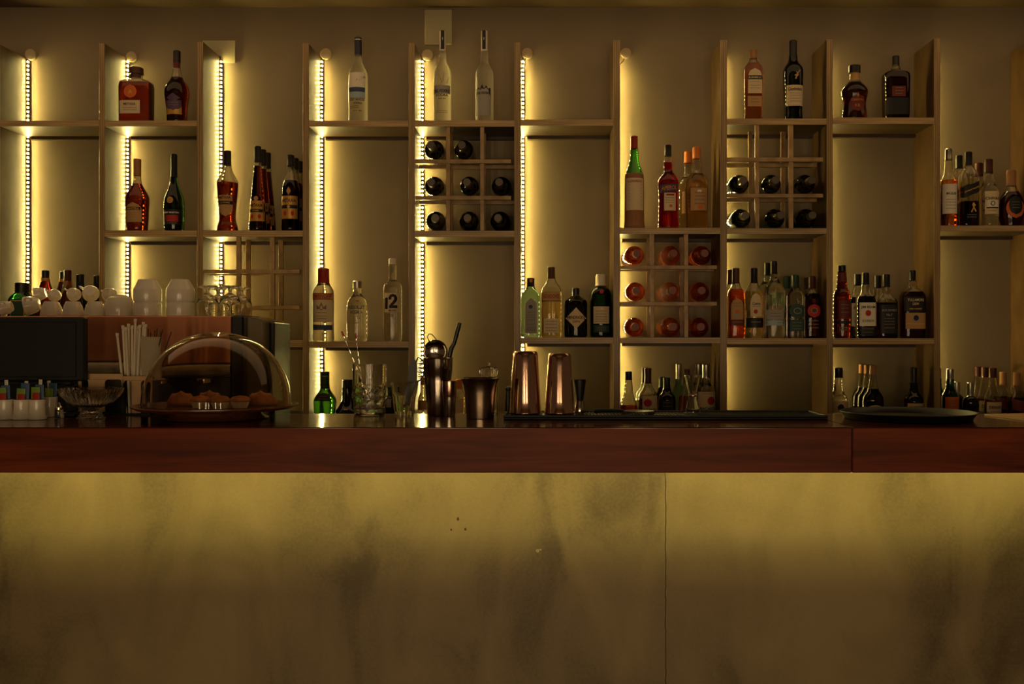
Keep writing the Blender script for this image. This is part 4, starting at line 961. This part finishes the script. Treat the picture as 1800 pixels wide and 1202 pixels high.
for (cx, ty, ht, hb, lb) in ((923.5, 617, 21.5, 28, 'taller of two upturned rose tinted shaker tins, on the left mat end'), (983.5, 621, 19.8, 26.8, 'shorter of the two upturned rose tinted shaker tins, beside the black jigger')):
    C = (X(cx, Y), Y, zM)
    t = thing('shaker_tin', lb, 'shaker tin', C, 'cocktail shaker tins')
    H = Z(ty, Y) - zM; rb, rt = W(hb, Y), W(ht, Y)
    o = [(rb, 0), (rb + .0006, .002), (rb, .004)] + [(rb + (rt - rb) * v, H * v) for v in (.2, .4, .6, .8, .94)] + [(rt - .0005, H - .004), (rt - .004, H), (.0004, H)]
    i_ = [(.0004, H - .003), (rt - .006, H - .003), (rt - .0022, H * .92), (rb - .0014, .002), (rb - .0012, 0)]
    build('tin', MB().lathe(o + i_ + [o[0]], C, 56, cap0=False, cap1=False), C_TIN, t, smooth=True)
Y = 2.90
C = (X(892, 2.85), 2.85 + .05, zM)
t = thing('muddler', 'slim black muddler standing just behind the taller rose tinted tin', 'muddler', C)
build('shaft', MB().lathe([(.0085, 0), (.0092, .003), (.0085, .03), (.0065, .05), (.0062, .062)], C, 20), C_BLACKP, t, smooth=True)
build('end_knob', MB().lathe([(.006, .062), (.0082, .066), (.0078, .072), (.004, .0755)], C, 20), C_BLACKP, t, smooth=True)
Y = 2.88
C = (X(1019, Y), Y, zM)
t = thing('jigger', 'double ended jigger with a black upper cone and a steel foot, right of the tins', 'jigger', C, 'jiggers')
build('foot_cone', MB().lathe(P([(None, 9), (720, 9.2), (705, 6.4), (704, 6)], Y, zM), C, 32), C_STEEL, t, smooth=True)
vessel('upper_cone', C_BLACKP, t, P([(703.9, 6), (702, 6.4), (670, 11), (667, 11.4)], Y, zM), .0012, Z(699, Y) - zM, C, 32)
Y = 2.885
C = (X(1218, Y), Y, zM)
t = thing('jigger', 'clear glass hourglass jigger at the back of the bar mat', 'jigger', C, 'jiggers')
vessel('glass_body', G_CLEAR, t, P([(None, 13), (719, 13), (700, 8), (695, 7.2), (691, 8), (663, 14.3), (659, 15)], Y, zM), .002, Z(692, Y) - zM, C, 36)
build('waist_ring', MB().lathe(P([(697, 7.9), (696.2, 8.4), (694, 8.4), (693.2, 7.9)], Y, zM), C, 28), C_TIN, t, smooth=True)
# spring strainer lying on the mat
Y = 2.80
cx_ = X(1122, Y); zz = zM + .0005
t = thing('cocktail_strainer', 'flat black spring strainer lying on the bar mat in front of the gourd bottle', 'strainer', (cx_, Y, zz))
mb = MB(); ring = lambda r, z: [(cx_ + r * math.cos(2 * PI * j / 40), Y + r * math.sin(2 * PI * j / 40), zz + z) for j in range(40)]
mb.loft([ring(.038, .009), ring(.044, .009), ring(.044, .0112), ring(.038, .0112)]); build('disc', mb, C_BLACKP, t, smooth=True)
pts = []
for i in range(420):
    a = 2 * PI * (.05 + .9 * i / 419) - PI / 2 + PI; b_ = i * .72
    r = .0415 + .0046 * math.cos(b_)
    pts.append((cx_ + r * math.cos(a), Y + r * math.sin(a), zz + .0052 + .0044 * math.sin(b_)))
build('spring', MB().tube(pts, .0007, 5), mat('dark steel', (70, 66, 60), .3, 1.0), t, smooth=True)
build('handle', MB().tube([(cx_ - .040, Y, zz + .0102), (cx_ - .06, Y, zz + .012), (cx_ - .10, Y, zz + .0125), (cx_ - .125, Y, zz + .0105)], .0042, 10, r1=.007), C_BLACKP, t, smooth=True)

# ------------------------------------------------------------------ round tray and menu card
Y = 2.785; C = (X(1595, Y), Y, zB)
t = thing('serving_tray', 'large round black serving tray lying on the right length of the bar', 'tray', C)
R = W(115, Y)
build('tray_base', MB().lathe([(R * .90, 0), (R * .925, .001), (R * .935, .004), (.0004, .004)], C, 64), C_RUBBER, t, smooth=True)
build('tray_wall', MB().lathe([(R * .925, .0042), (R * .99, .018), (R, .0198), (R * .995, .0208), (R * .975, .0195), (R * .915, .0046)] , C, 64, cap0=False, cap1=False), C_BLACKP, t, smooth=True)
t = tag(build('menu_card', MB().slab([(X(1730, 2.9), 2.90), (X(1812, 2.69), 2.69), (X(1960, 2.75), 2.75), (X(1860, 2.962), 2.962)], zB, zB + .004), C_BEIGE, loc=(X(1830, 2.83), 2.83, zB)), 'thin tan card lying flat at the right end of the bar, right of the tray', 'card')

# ------------------------------------------------------------------ sugar cups and packets
SUG = [(9, 2.764, 'leftmost'), (38.5, 2.764, 'second'), (66, 2.764, 'third'), (87, 2.855, 'rear')]
pk = {'red': P_RED, 'green': mat('green sachet', (120, 150, 50), .5), 'blue': mat('blue sachet', (60, 92, 130), .5), 'white': C_PAPERW}
where = {'leftmost': 'the leftmost sugar cup', 'second': 'the second sugar cup from the left', 'third': 'the third sugar cup from the left', 'rear': 'the sugar cup standing behind the third'}
desc = {'leftmost': 'leftmost white ceramic sugar cup, cut by the left edge of the view', 'second': 'second white ceramic sugar cup from the left, below the dark monitor', 'third': 'third white ceramic sugar cup from the left, in front of another', 'rear': 'white ceramic sugar cup half hidden behind the third one'}
for cx, Y, nm in SUG:
    C = (X(cx, Y), Y, zB); k = Y / 2.764
    t = thing('sugar_cup', desc[nm], 'sugar cup', C, 'white sugar cups')
    vessel('cup', C_CERAMIC, t, [(r * k, z * k) for r, z in P([(None, 15), (736, 15.6), (732, 15.2), (727, 13.6), (712, 13), (704, 13.4), (702, 13.6)], 2.764, zB)], .0024, .004, C, 40)
    ri = W(13, 2.764) * k - .004
    for j, (colr, dy, dx, ty, wd, tilt) in enumerate((('red', -.0105, .002, 690, .020, 0), ('green', -.0045, -.003, 682, .024, 0), ('blue', .0015, .003, 675, .024, 0), ('white', .0075, .001, 668, .010, 0), ('red', .0115, -.004, 686, .012, 0))):
        if nm == 'rear' and j in (0,): continue
        z0 = zB + .0045 + EPS; z1 = Z(ty + (cx * 7 + j * 3) % 5 - 2, Y)
        x_ = C[0] + dx
        rows = []
        for v in range(5):
            zq = z0 + (z1 - z0) * v / 4; bul = [.0004, .0016, .002, .0016, .0004][v]
            rows.append([(x_ - wd / 2, Y + dy, zq), (x_ - wd / 4, Y + dy - bul, zq), (x_ + wd / 4, Y + dy - bul, zq), (x_ + wd / 2, Y + dy, zq), (x_ + wd / 4, Y + dy + bul, zq), (x_ - wd / 4, Y + dy + bul, zq)])
        nmz = {'red': 'red', 'green': 'yellow green', 'blue': 'blue', 'white': 'tall white'}[colr]
        extra = 'rear ' if j == 4 else ''
        sp_ = build('sugar_packet', MB().loft(rows), pk[colr], loc=(x_, Y + dy, z0), smooth=True)
        sp_.rotation_euler = (0, math.radians((cx * 13 + j * 37) % 9 - 4), 0)
        tag(sp_, '%s%s sugar packet standing in %s' % (extra, nmz, where[nm]), 'sugar packet', 'sugar packets in the cups')
Y = 2.80; C = (X(104, Y), Y, zB)
t = thing('salt_shaker', 'tiny glass shaker with a pale metal top, between the sugar cups and the glass bowl', 'shaker', C)
build('glass_body', MB().lathe(P([(None, 7.4), (733, 7.8), (724, 7.4), (720, 7)], Y, zB), C, 24), G_CLEAR, t, smooth=True)
build('metal_top', MB().lathe(P([(719.9, 7.2), (716, 7.2), (713.5, 4), (711, 2.5), (707, 2)], Y, zB), C, 24), C_STEEL, t, smooth=True)

# ------------------------------------------------------------------ glass bowl
Y = 2.80; C = (X(160, Y), Y, zB)
t = thing('glass_bowl', 'footed fluted glass bowl on the bar, left of the domed cake stand', 'bowl', C)
bw = P([(718, 14), (713, 26), (706, 38), (697, 48), (688, 53.5), (682, 55)], Y, zB)
build('bowl', MB().lathe(bw + [(r - .0035, z) for r, z in reversed(bw[1:])] + [(.0004, bw[0][1] + .006)], C, 144, flute=36, depth=.05), G_CLEAR, t, smooth=True)
build('foot', MB().lathe(P([(None, 24), (733, 24.5), (731, 20), (729, 22), (727, 18), (725, 19), (722, 14), (718.4, 13.5)], Y, zB), C, 96, flute=24, depth=.05), G_CLEAR, t, smooth=True)

# ------------------------------------------------------------------ monitor
ym0, ym1 = 2.868, 2.896
xa, xb = X(-150, ym0), X(148, ym0)
t = thing('till_monitor', 'large black till monitor seen from behind, at the left end of the bar', 'monitor', ((xa + xb) / 2, 2.885, zB))
z0, z1 = Z(670, ym0), Z(557, ym0)
build('casing', MB().rbox(xa, xb, ym0, ym1, z0, z1, .004), C_SCREEN, t)
build('rear_panel', MB().rbox(xa + .02, xb - .022, ym0 - .004, ym0 - .0002, z0 + .012, z1 - .014, .003), C_SCREEN, t)
build('lower_lip', MB().rbox(xa + .02, X(124, ym0), ym0 + .002, ym1 - .002, Z(677, ym0), z0 - .0002, .002), C_BLACKP, t)
xs = X(60, 2.89)
build('stand_neck', MB().rbox(X(119, 2.89), X(138, 2.89), 2.874, 2.892, zB + .012, Z(677.2, ym0), .003), C_SCREEN, t)
build('stand_foot', MB().rbox(X(117, 2.89), X(146, 2.89), 2.835, 2.898, zB, zB + .0118, .003), C_SCREEN, t)

# ------------------------------------------------------------------ straw caddy, straws, woven holder and stirrers
Y = 2.906; yb = 2.964
t = thing('straw_caddy', 'beige caddy with rounded openings in its front, left of the domed cake stand', 'caddy', (X(200, Y), 2.935, zB))
def bx(mb, a, b_, c, d, y0=Y, y1=Y + .004): return mb.rbox(X(a, Y), X(b_, Y), y0, y1, Z(d, Y), Z(c, Y), .001)
mb = MB()
bx(mb, 137, 216, 657, 667); bx(mb, 155, 184, 667.1, 724); bx(mb, 137, 143, 667.1, 724)
def arcnotch(mb, xc, w, y):
    # rounded upper corners of an opening
    for sgn in (-1, 1):
        pts = [(xc + sgn * w, y)] + [(xc + sgn * (w - 6 + 6 * math.sin(a)), y + 6 - 6 * math.cos(a)) for a in [k * PI / 16 for k in range(9)]][::-1]
        mb.prism([(X(a, Y), Z(b_, Y)) for a, b_ in pts], Y + .0002, Y + .0038)
arcnotch(mb, 149, 6.5, 667.1); arcnotch(mb, 199.5, 15.5, 667.1)
build('left_front', mb, C_BEIGE, t)
mb = MB()
bx(mb, 216.2, 264, 661, 668.5); bx(mb, 231, 247.5, 668.6, 726); bx(mb, 260.5, 264, 668.6, 726)
arcnotch(mb, 223.8, 7.2, 668.6); arcnotch(mb, 254, 6.5, 668.6)
build('right_front', mb, C_BEIGE, t)
mb = MB()
mb.box(X(138, Y), X(263, Y), yb - .003, yb, zB, Z(659, Y)); mb.box(X(138, Y), X(263, Y), Y + .0045, yb - .0032, zB, zB + .004)
for a in (137, 214, 262): mb.box(X(a, Y), X(a + 2, Y), Y + .0045, yb - .0032, zB + .0042, Z(660, Y))
build('dark_liner', mb, C_BLACKP, t)
zl_ = Z(664, 2.935)
build('side_ledge', MB().rbox(X(248, 2.935), X(283, 2.935), 2.911, yb - .0032, zl_ - .003, zl_, .001), C_BEIGE, t)
zs = zB + .0046
STR = [(206, 588, 222, -2), (216, 574, 224, 6), (221, 577, 228, -6), (226, 571, 227.5, 1), (232, 574, 232, 9), (238, 562, 234, -3), (241, 575, 236, 4), (246, 573, 238.5, -8), (252, 568, 242, 2), (256, 572, 244, -5)]
for i, (tx, ty, bxp, dy) in enumerate(STR):
    yy = 2.936 + dy * .0016
    A = Vector((X(bxp, yy), yy, zs)); B_ = Vector((X(tx, yy), yy, Z(ty, yy)))
    s = thing('paper_straw', 'long drinking straw in a white paper wrapper standing in the beige caddy', 'straw', A, 'wrapped straws in the beige caddy')
    build('wrapper', MB().tube([A, A + (B_ - A) * .5, A + (B_ - A) * .97], .0036, 8), C_PAPERW, s, smooth=True)
    d = (B_ - A).normalized(); e = A + (B_ - A) * .97 + d * .0005
    build('crimped_end', MB().loft([[tuple(e + Vector((sx * a, sy * b_, 0)) + d * h) for sx, sy in ((-1, -1), (1, -1), (1, 1), (-1, 1))] for h, a, b_ in ((0, .003, .003), (.005, .0042, .0012), (.011, .0044, .0006))]), C_PAPERW, s)
# woven holder with stirrers, on the caddy's ledge
Y = 2.937; zH = zl_ + EPS; C = (X(265, Y), Y, zH)
t = thing('woven_holder', 'pale woven holder full of dark stirrers, right of the wrapped straws', 'holder', C)
hb, ht = W(15.5, Y), W(18, Y); H = Z(592, Y) - zH
rings = []; nz, na = 46, 72
hwp = min(1.0, .0262 / hb)
for i in range(nz + 1):
    v = i / nz; r = (hb + (ht - hb) * v)
    ring = []
    for j in range(na):
        a = 2 * PI * j / na
        q = r + (.0007 if (i % 2) ^ (j % 2) else -.0004)
        ring.append((C[0] + q * math.cos(a), Y + q * .82 * math.sin(a), zH + H * v))
    rings.append(ring)
for v, d in ((1, .003), (.04, .003)):
    rings.append([(C[0] + (hb + (ht - hb) * v - d) * math.cos(2 * PI * j / na), Y + .82 * (hb + (ht - hb) * v - d) * math.sin(2 * PI * j / na), zH + H * v) for j in range(na)])
mb = MB().loft(rings)
mb.m = [1 if k < nz * na and ((k // na) % 2) ^ (k % 2) else 0 for k in range(len(mb.f))]
build('woven_tube', mb, [C_WICKER, plain('woven gap', (120, 104, 74), .7)], t)
for i, (bxp, tx, ty, dy) in enumerate(((258, 260, 578, .002), (262, 266, 584, -.006), (266, 271, 580, .006), (270, 277, 577, -.003), (273, 282, 582, .004), (268, 288, 579, -.008), (261, 263, 585, .008), (274, 301, 583, .001))):
    A = Vector((X(bxp, Y), Y + dy, zH + H * .04 + EPS * 2)); B_ = Vector((X(tx, Y), Y + dy, Z(ty, Y)))
    tag(build('stirrer', MB().tube([A, A + (B_ - A) * .5, B_], .0016, 6), C_STIR, loc=A, smooth=True), 'dark stirrer stick standing in the pale woven holder', 'stirrer', 'stirrers in the woven holder')

# ------------------------------------------------------------------ domed cake stand
Y = 2.80; C = (X(380, Y), Y, zB)
t = thing('cake_plate', 'wide brown cake plate on a low foot, under the clear dome', 'cake plate', C)
zp = Z(714, Y) - zB
RR = W(141, Y)
build('plate', MB().lathe([(.0004, zp - .012), (RR * .62, zp - .012), (RR * .93, zp - .006), (RR, zp + .002), (RR, zp + .005), (RR * .985, zp + .0055), (RR * .93, zp), (.0004, zp)], C, 72), C_PLATE, t, smooth=True)
build('foot', MB().lathe([(W(88, Y), 0), (W(90, Y), .002), (W(80, Y), .008), (W(74, Y), zp - .0125)], C, 56), C_PLATE, t, smooth=True)
zq = zB + zp + EPS; C2 = (C[0] + W(2, Y), Y, zq)
RD = W(126, Y); HD = Z(584, Y) - zq
o = [(RD, 0), (RD, .006)] + [(RD * math.cos(a) ** .92, .006 + (HD - .006) * math.sin(a)) for a in [PI / 2 * i / 26 for i in range(1, 26)]] + [(.0006, HD)]
i_ = [(max(.0006, q[0] - .0028), q[1] - .0028 * min(1, q[1] / HD)) for q in reversed(o[1:])] + [(RD - .0028, 0)]
t = thing('cake_dome', 'clear plastic cake dome over the pastries, left part of the bar', 'cake dome', C2)
build('dome', MB().lathe(o + i_ + [o[0]], C2, 72, cap0=False, cap1=False), G_SMOKE, t, smooth=True)
build('rim_bead', MB().lathe([(RD + .0003, .001), (RD + .003, .001), (RD + .0035, .003), (RD + .003, .005), (RD + .0003, .005), (RD + .0003, .001)], C2, 72, cap0=False, cap1=False), G_SMOKE, t, smooth=True)
for i, (px, dy, hw, h, lb) in enumerate(((352, -.07, 17, 22, 'left'), (387, -.09, 17, 23, 'middle'), (422, -.07, 17, 22, 'right'))):
    yy = Y + dy; c = (X(px, yy), yy, zq)
    s = thing('muffin', '%s muffin of the front three in pleated paper cups under the dome' % lb, 'muffin', c, 'pastries under the cake dome')
    r = W(hw, yy)
    build('paper_cup', MB().lathe([(r * .72, 0), (r * .95, W(11, yy))], c, 96, flute=24, depth=.08), P_WHITE, s, smooth=True)
    build('muffin_top', MB().lathe([(r * .9, W(11.2, yy)), (r * 1.06, W(13, yy)), (r * 1.02, W(16, yy)), (r * .7, W(h - 2, yy)), (.0005, W(h, yy))], c, 28), C_PASTRY, s, smooth=True)
for i, (px, dy, l_, lb) in enumerate(((318, .0, 26, 'curved pastry at the left under the dome'), (368, .04, 25, 'curved pastry behind the middle muffin under the dome'), (458, .01, 27, 'curved pastry at the right under the dome'))):
    yy = Y + dy; k = 1 / 600; pts = []; rad = []
    mb = MB(); rings = []
    for q in range(13):
        u = q / 12 * 2 - 1; a = u * 1.1
        cxp = X(px, yy) + l_ * k * math.sin(a) * 1.1; cyp = yy + l_ * k * .5 * (1 - math.cos(a)); rr_ = .021 * (1 - .72 * u * u) * (1 + .08 * math.cos(q * 2.1))
        rings.append([(cxp, cyp + rr_ * math.cos(2 * PI * j / 16), zq + .0005 + rr_ * .95 + rr_ * .95 * math.sin(2 * PI * j / 16)) for j in range(16)])
    mb.loft(rings)
    tag(build('croissant', mb, C_PASTRY, loc=(X(px, yy), yy, zq), smooth=True), lb, 'pastry', 'pastries under the cake dome')

# ================================================================== COFFEE MACHINE ON THE BACK COUNTER
Y = 3.40; zk = ZBACK + EPS
xl, xr = X(-120, Y), X(430, Y)
t = thing('coffee_machine', 'wide copper fronted coffee machine with cups on top, behind the monitor and the cake dome', 'coffee machine', ((xl + xr) / 2, 3.58, zk))
zt = Z(555.5, Y)
build('body', MB().rbox(xl + .01, X(407, Y), Y + .02, 3.76, zk + .05, zt, .004), C_BRUSHED, t)
build('copper_panel', MB().rbox(xl + .01, X(406.5, Y), Y, Y + .0195, Z(634, Y), zt - .0006, .002), C_COPPER, t)
c0 = (0, Y + .012, Z(647, Y)); mb = MB()
rg = lambda x: [(x, Y + .010 + .026 * math.cos(2 * PI * j / 28), Z(647, Y) + .0245 * math.sin(2 * PI * j / 28)) for j in range(28)]
rg = lambda x: [(x, Y + .0195 - max(0, .030 * math.cos(PI * (j / 13 - .5))), Z(646.8, Y) + .0240 * math.sin(PI * (j / 13 - .5))) for j in range(14)]
mb.loft([rg(xl + .012), rg(X(406, Y))]); build('steel_bar', mb, C_BRUSHED, t, smooth=True)
build('lower_front', MB().rbox(xl + .012, X(406, Y), Y + .004, Y + .0194, zk + .05, Z(660, Y), .003), C_BLACKP, t)
build('end_panel', MB().rbox(X(407.5, Y), xr, Y - .012, 3.60, zk + .02, Z(554, Y - .012), .006), C_BLACKP, t)
# steel side fairing, its top edge falling to the right
mb = MB(); ys0, ys1 = Y + .002, 3.70
xs1 = X(464, Y + .05)
poly = [(xr + .0006, zk + .02), (xs1, zk + .02), (xs1, Z(563, Y)), (xr + .0006, Z(557.5, Y))]
mb.prism(poly, ys0 + .03, ys1)
build('side_fairing', mb, mat('grey machine side', (126, 112, 84), .25, .35), t)
mb = MB().prism([(xr + .0006, Z(557.2, Y)), (xs1 + .003, Z(562.7, Y)), (xs1 + .003, Z(561.2, Y)), (xr + .0006, Z(555.7, Y))], ys0 + .028, ys1)
build('edge_strip', mb, C_STEEL, t)
build('rear_box', MB().rbox(xs1 + .001, X(480, Y + .1), Y + .12, 3.74, zk + .02, Z(566, Y + .1), .004), C_BLACKP, t)
for (a, b_) in ((xl + .05, Y + .06), (xr - .06, Y + .06), (xl + .05, 3.70), (xr - .06, 3.70)):
    build('foot', MB().lathe([(.02, 0), (.022, .004), (.018, .0498 if a < xr - .1 else .0195)], (a, b_, zk), 18), C_BLACKP, t, smooth=True)
# group heads over the drip side, hidden but for their glints beneath the bar
for gx in (180, 280, 360):
    c = (X(gx, Y - .02), Y - .030, Z(672, Y))
    build('group_head', MB().lathe([(.026, 0), (.030, .004), (.030, .016), (.022, .02)], c, 24), C_STEEL, t, smooth=True)
    build('portafilter_handle', MB().tube([(c[0], c[1] - .031, c[2] + .008), (c[0], c[1] - .05, c[2] + .006), (c[0], c[1] - .062, c[2] + .003)], .009, 10), C_BLACKP, t, smooth=True)

# ------------------------------------------------------------------ cups on the machine
zc = zt + EPS
def cup_proto(kind):
    if kind == 'cap':   r = [(.0463, 0), (.0468, .0015), (.0466, .041), (.0462, .043), (.031, .074), (.0305, .0765), (.028, .0765)]
    elif kind == 'big': r = [(.046, 0), (.0465, .002), (.0465, .034), (.045, .048), (.039, .064), (.028, .0705), (.0275, .0735), (.025, .0735)]
    else:               r = [(.0355, 0), (.036, .0015), (.034, .018), (.0295, .036), (.0245, .046), (.0235, .049), (.0225, .051), (.020, .051)]
    return r
def cup(kind, label, loc, rot=None, s=1.0, ang=0.3, group='white coffee cups on the machine'):
    t = thing('coffee_cup', label, 'cup', loc, group)
    pr = cup_proto(kind); H = pr[-1][1]
    o = [(r, z) for r, z in pr] + [(.0004, H - .001)]
    i_ = [(.0004, H - .007)] + [(max(.001, r - .0032), min(z, H - .008)) for r, z in reversed(pr[:-2])]
    mb = MB().lathe([(r * s, z * s) for r, z in o + i_ + [o[0]]], (0, 0, 0), 40, cap0=False, cap1=False)
    build('cup_body', mb, C_CERAMIC, t, smooth=True, world=False, angle=.36)
    R = pr[2][0]
    h0, h1 = H * .25, H * .62
    r1 = R if kind != 'esp' else .0275
    P3 = [(R * .965, h0), (R + .010, h0 - .001), (R + .018, (h0 + h1) / 2), (R + .010, h1 + .002), (r1 * .96, h1)]
    mb = MB().tube([(x * math.cos(ang) * s, x * math.sin(ang) * s, z * s) for x, z in P3], .0036 * s, 8)
    build('handle', mb, C_CERAMIC, t, smooth=True, world=False)
    if rot: t.rotation_euler = rot
    return t
def at(px, Y, dz=0): return (X(px, Y), Y, zc + dz)
a0 = 1.9
# nested pairs
for px, w in ((259.5, 'left'), (317, 'right')):
    ym = 3.46
    cup('cap', 'lower upturned white cup of the %s nested pair on the coffee machine' % w, at(px, ym), None, 1, a0)
    cup('cap', 'upper upturned white cup of the %s nested pair on the coffee machine' % w, at(px, ym, .0516), None, 1, a0)
cup('big', 'single wide upturned white cup, left of the nested pairs', at(210, 3.46), None, 1.0, a0)
cup('esp', 'small upturned white cup, left of the single wide upturned cup', at(167, 3.45), None, 1.0, a0)
cup('esp', 'small upturned white cup between two others in the front row, behind the monitor', at(128.5, 3.45), None, 1.0, a0)
cup('esp', 'leftmost small upturned white cup in the front row over the monitor', at(90, 3.45), None, 1.0, a0)
lie = PI / 2
def lying(label, px, Y, dz, yaw, s=.94, kind='esp', roll=0.0, tilt=0.0):
    R = .036 * s
    c = cup(kind, label, at(px, Y, R * math.cos(tilt) + dz + .0012), None, s, PI * .5)
    c.rotation_euler = (Matrix.Rotation(yaw, 3, 'Z') @ Matrix.Rotation(PI / 2 - .22 + tilt, 3, 'Y') @ Matrix.Rotation(roll, 3, 'Z')).to_euler()
    return c
lying('small white cup lying on its side, its mouth to the left, over the monitor', 44, 3.455, 0, .25, .92, roll=2.6)
lying('small white cup lying on its side at the far left edge of the machine', 2, 3.45, -.001, .1, .72, roll=2.6)
for px in (92, 129, 166): cup('esp', {92: 'rear upturned white cup directly behind the leftmost upturned one', 129: 'rear upturned white cup, middle one of the hidden back row', 166: 'rear upturned white cup, right one of the hidden back row'}[px], at(px, 3.545), None, 1.0, a0)
H1 = .0512
lying('tipped white cup lying on the leftmost upturned cups', 62, 3.515, H1, .2, .70, roll=2.6)
lying('small tipped white cup lying between the upper left cups', 96, 3.52, H1, -1.2, .62, roll=2.6)
lying('tipped white cup lying on top, left one of the upper right three', 131, 3.50, H1, -1.45, .66, roll=2.6)
lying('tipped white cup lying highest on the pile, middle one of the upper right three', 160, 3.53, H1, -1.3, .80, roll=2.6)
lying('tipped white cup lying on top, right one of the upper right three', 190, 3.50, H1, 1.5, .66, roll=.4)
# ------------------------------------------------------------------ upturned glass mugs
def mug(label, px, Y):
    loc = at(px, Y); t = thing('glass_mug', label, 'glass', loc, 'upturned glass mugs on the machine')
    o = [(.0350, 0), (.0362, .002), (.0378, .030), (.0372, .046), (.031, .062), (.017, .074), (.0075, .080), (.0065, .088), (.009, .094), (.026, .0975), (.0345, .101), (.0350, .104), (.033, .1062), (.0004, .1062)]
    i_ = [(.0004, .068), (.012, .066), (.027, .057), (.0345, .045), (.0352, .030), (.0336, .002), (.0328, 0)]
    build('glass', MB().lathe(o + i_ + [o[0]], (0, 0, 0), 36, cap0=False, cap1=False), G_CLEAR, t, smooth=True, world=False)
    a = 1.2 if Y < 3.5 else 2.0
    build('handle', MB().tube([(x * math.cos(a), x * math.sin(a) * -1, z) for x, z in ((.0380, .014), (.047, .012), (.056, .024), (.055, .040), (.047, .050), (.0365, .049))], .0032, 8), G_CLEAR, t, smooth=True, world=False)
mug('upturned stemmed glass mug right of the white cups, left one in front', 365, 3.45)
mug('upturned stemmed glass mug, right one in front on the coffee machine', 406.5 - 2, 3.45)
mug('upturned stemmed glass mug, left one in the back row on the coffee machine', 384, 3.555)
mug('upturned stemmed glass mug, right one in the back row near the end panel', 424, 3.555)



# ================================================================== LIGHT AND CAMERA
w = bpy.data.worlds.new('room'); S.world = w; w.use_nodes = True
bg = w.node_tree.nodes['Background']; bg.inputs['Color'].default_value = (1.0, 0.57, 0.26, 1); bg.inputs['Strength'].default_value = 0.055
for (x, wd) in ((-1.75, .16), (-.75, .18), (-.32, .10), (.75, .18), (1.6, .16)):
    la = bpy.data.lights.new('window_light', 'AREA'); la.shape = 'RECTANGLE'; la.size = wd; la.size_y = 1.6
    la.energy = 86.0 * wd; la.color = (1.0, 0.70, 0.38)
    o = bpy.data.objects.new('window_light', la); COL.objects.link(o); o.location = (x, -3.2, .84); o.rotation_euler = (math.radians(90), 0, 0)
la = bpy.data.lights.new('ceiling_light', 'AREA'); la.shape = 'RECTANGLE'; la.size = 6.0; la.size_y = .9; la.energy = 9.5; la.color = (1.0, 0.61, 0.29)
o = bpy.data.objects.new('ceiling_light', la); COL.objects.link(o); o.location = (0, 3.5, ZC - .02)
cam = bpy.data.cameras.new('camera'); cam.sensor_width = 36.0; cam.lens = 36.0 * F / 1800.0
cam.shift_x = -(CX - 900) / 1800.0; cam.shift_y = -(601 - CY) / 1800.0
co = bpy.data.objects.new('camera', cam); COL.objects.link(co); co.location = (0, 0, EYE); co.rotation_euler = (math.radians(90), 0, 0)
S.camera = co
S.view_settings.view_transform = 'Standard'; S.view_settings.look = 'None'; S.view_settings.gamma = 1.0; S.view_settings.exposure = 0.0
S.view_settings.use_curve_mapping = False
cy = S.cycles
cy.use_denoising = True
cy.max_bounces = 14; cy.transmission_bounces = 14; cy.transparent_max_bounces = 8; cy.glossy_bounces = 5; cy.diffuse_bounces = 4
cy.sample_clamp_indirect = 4.0; cy.blur_glossy = 0.5
cy.use_light_tree = True
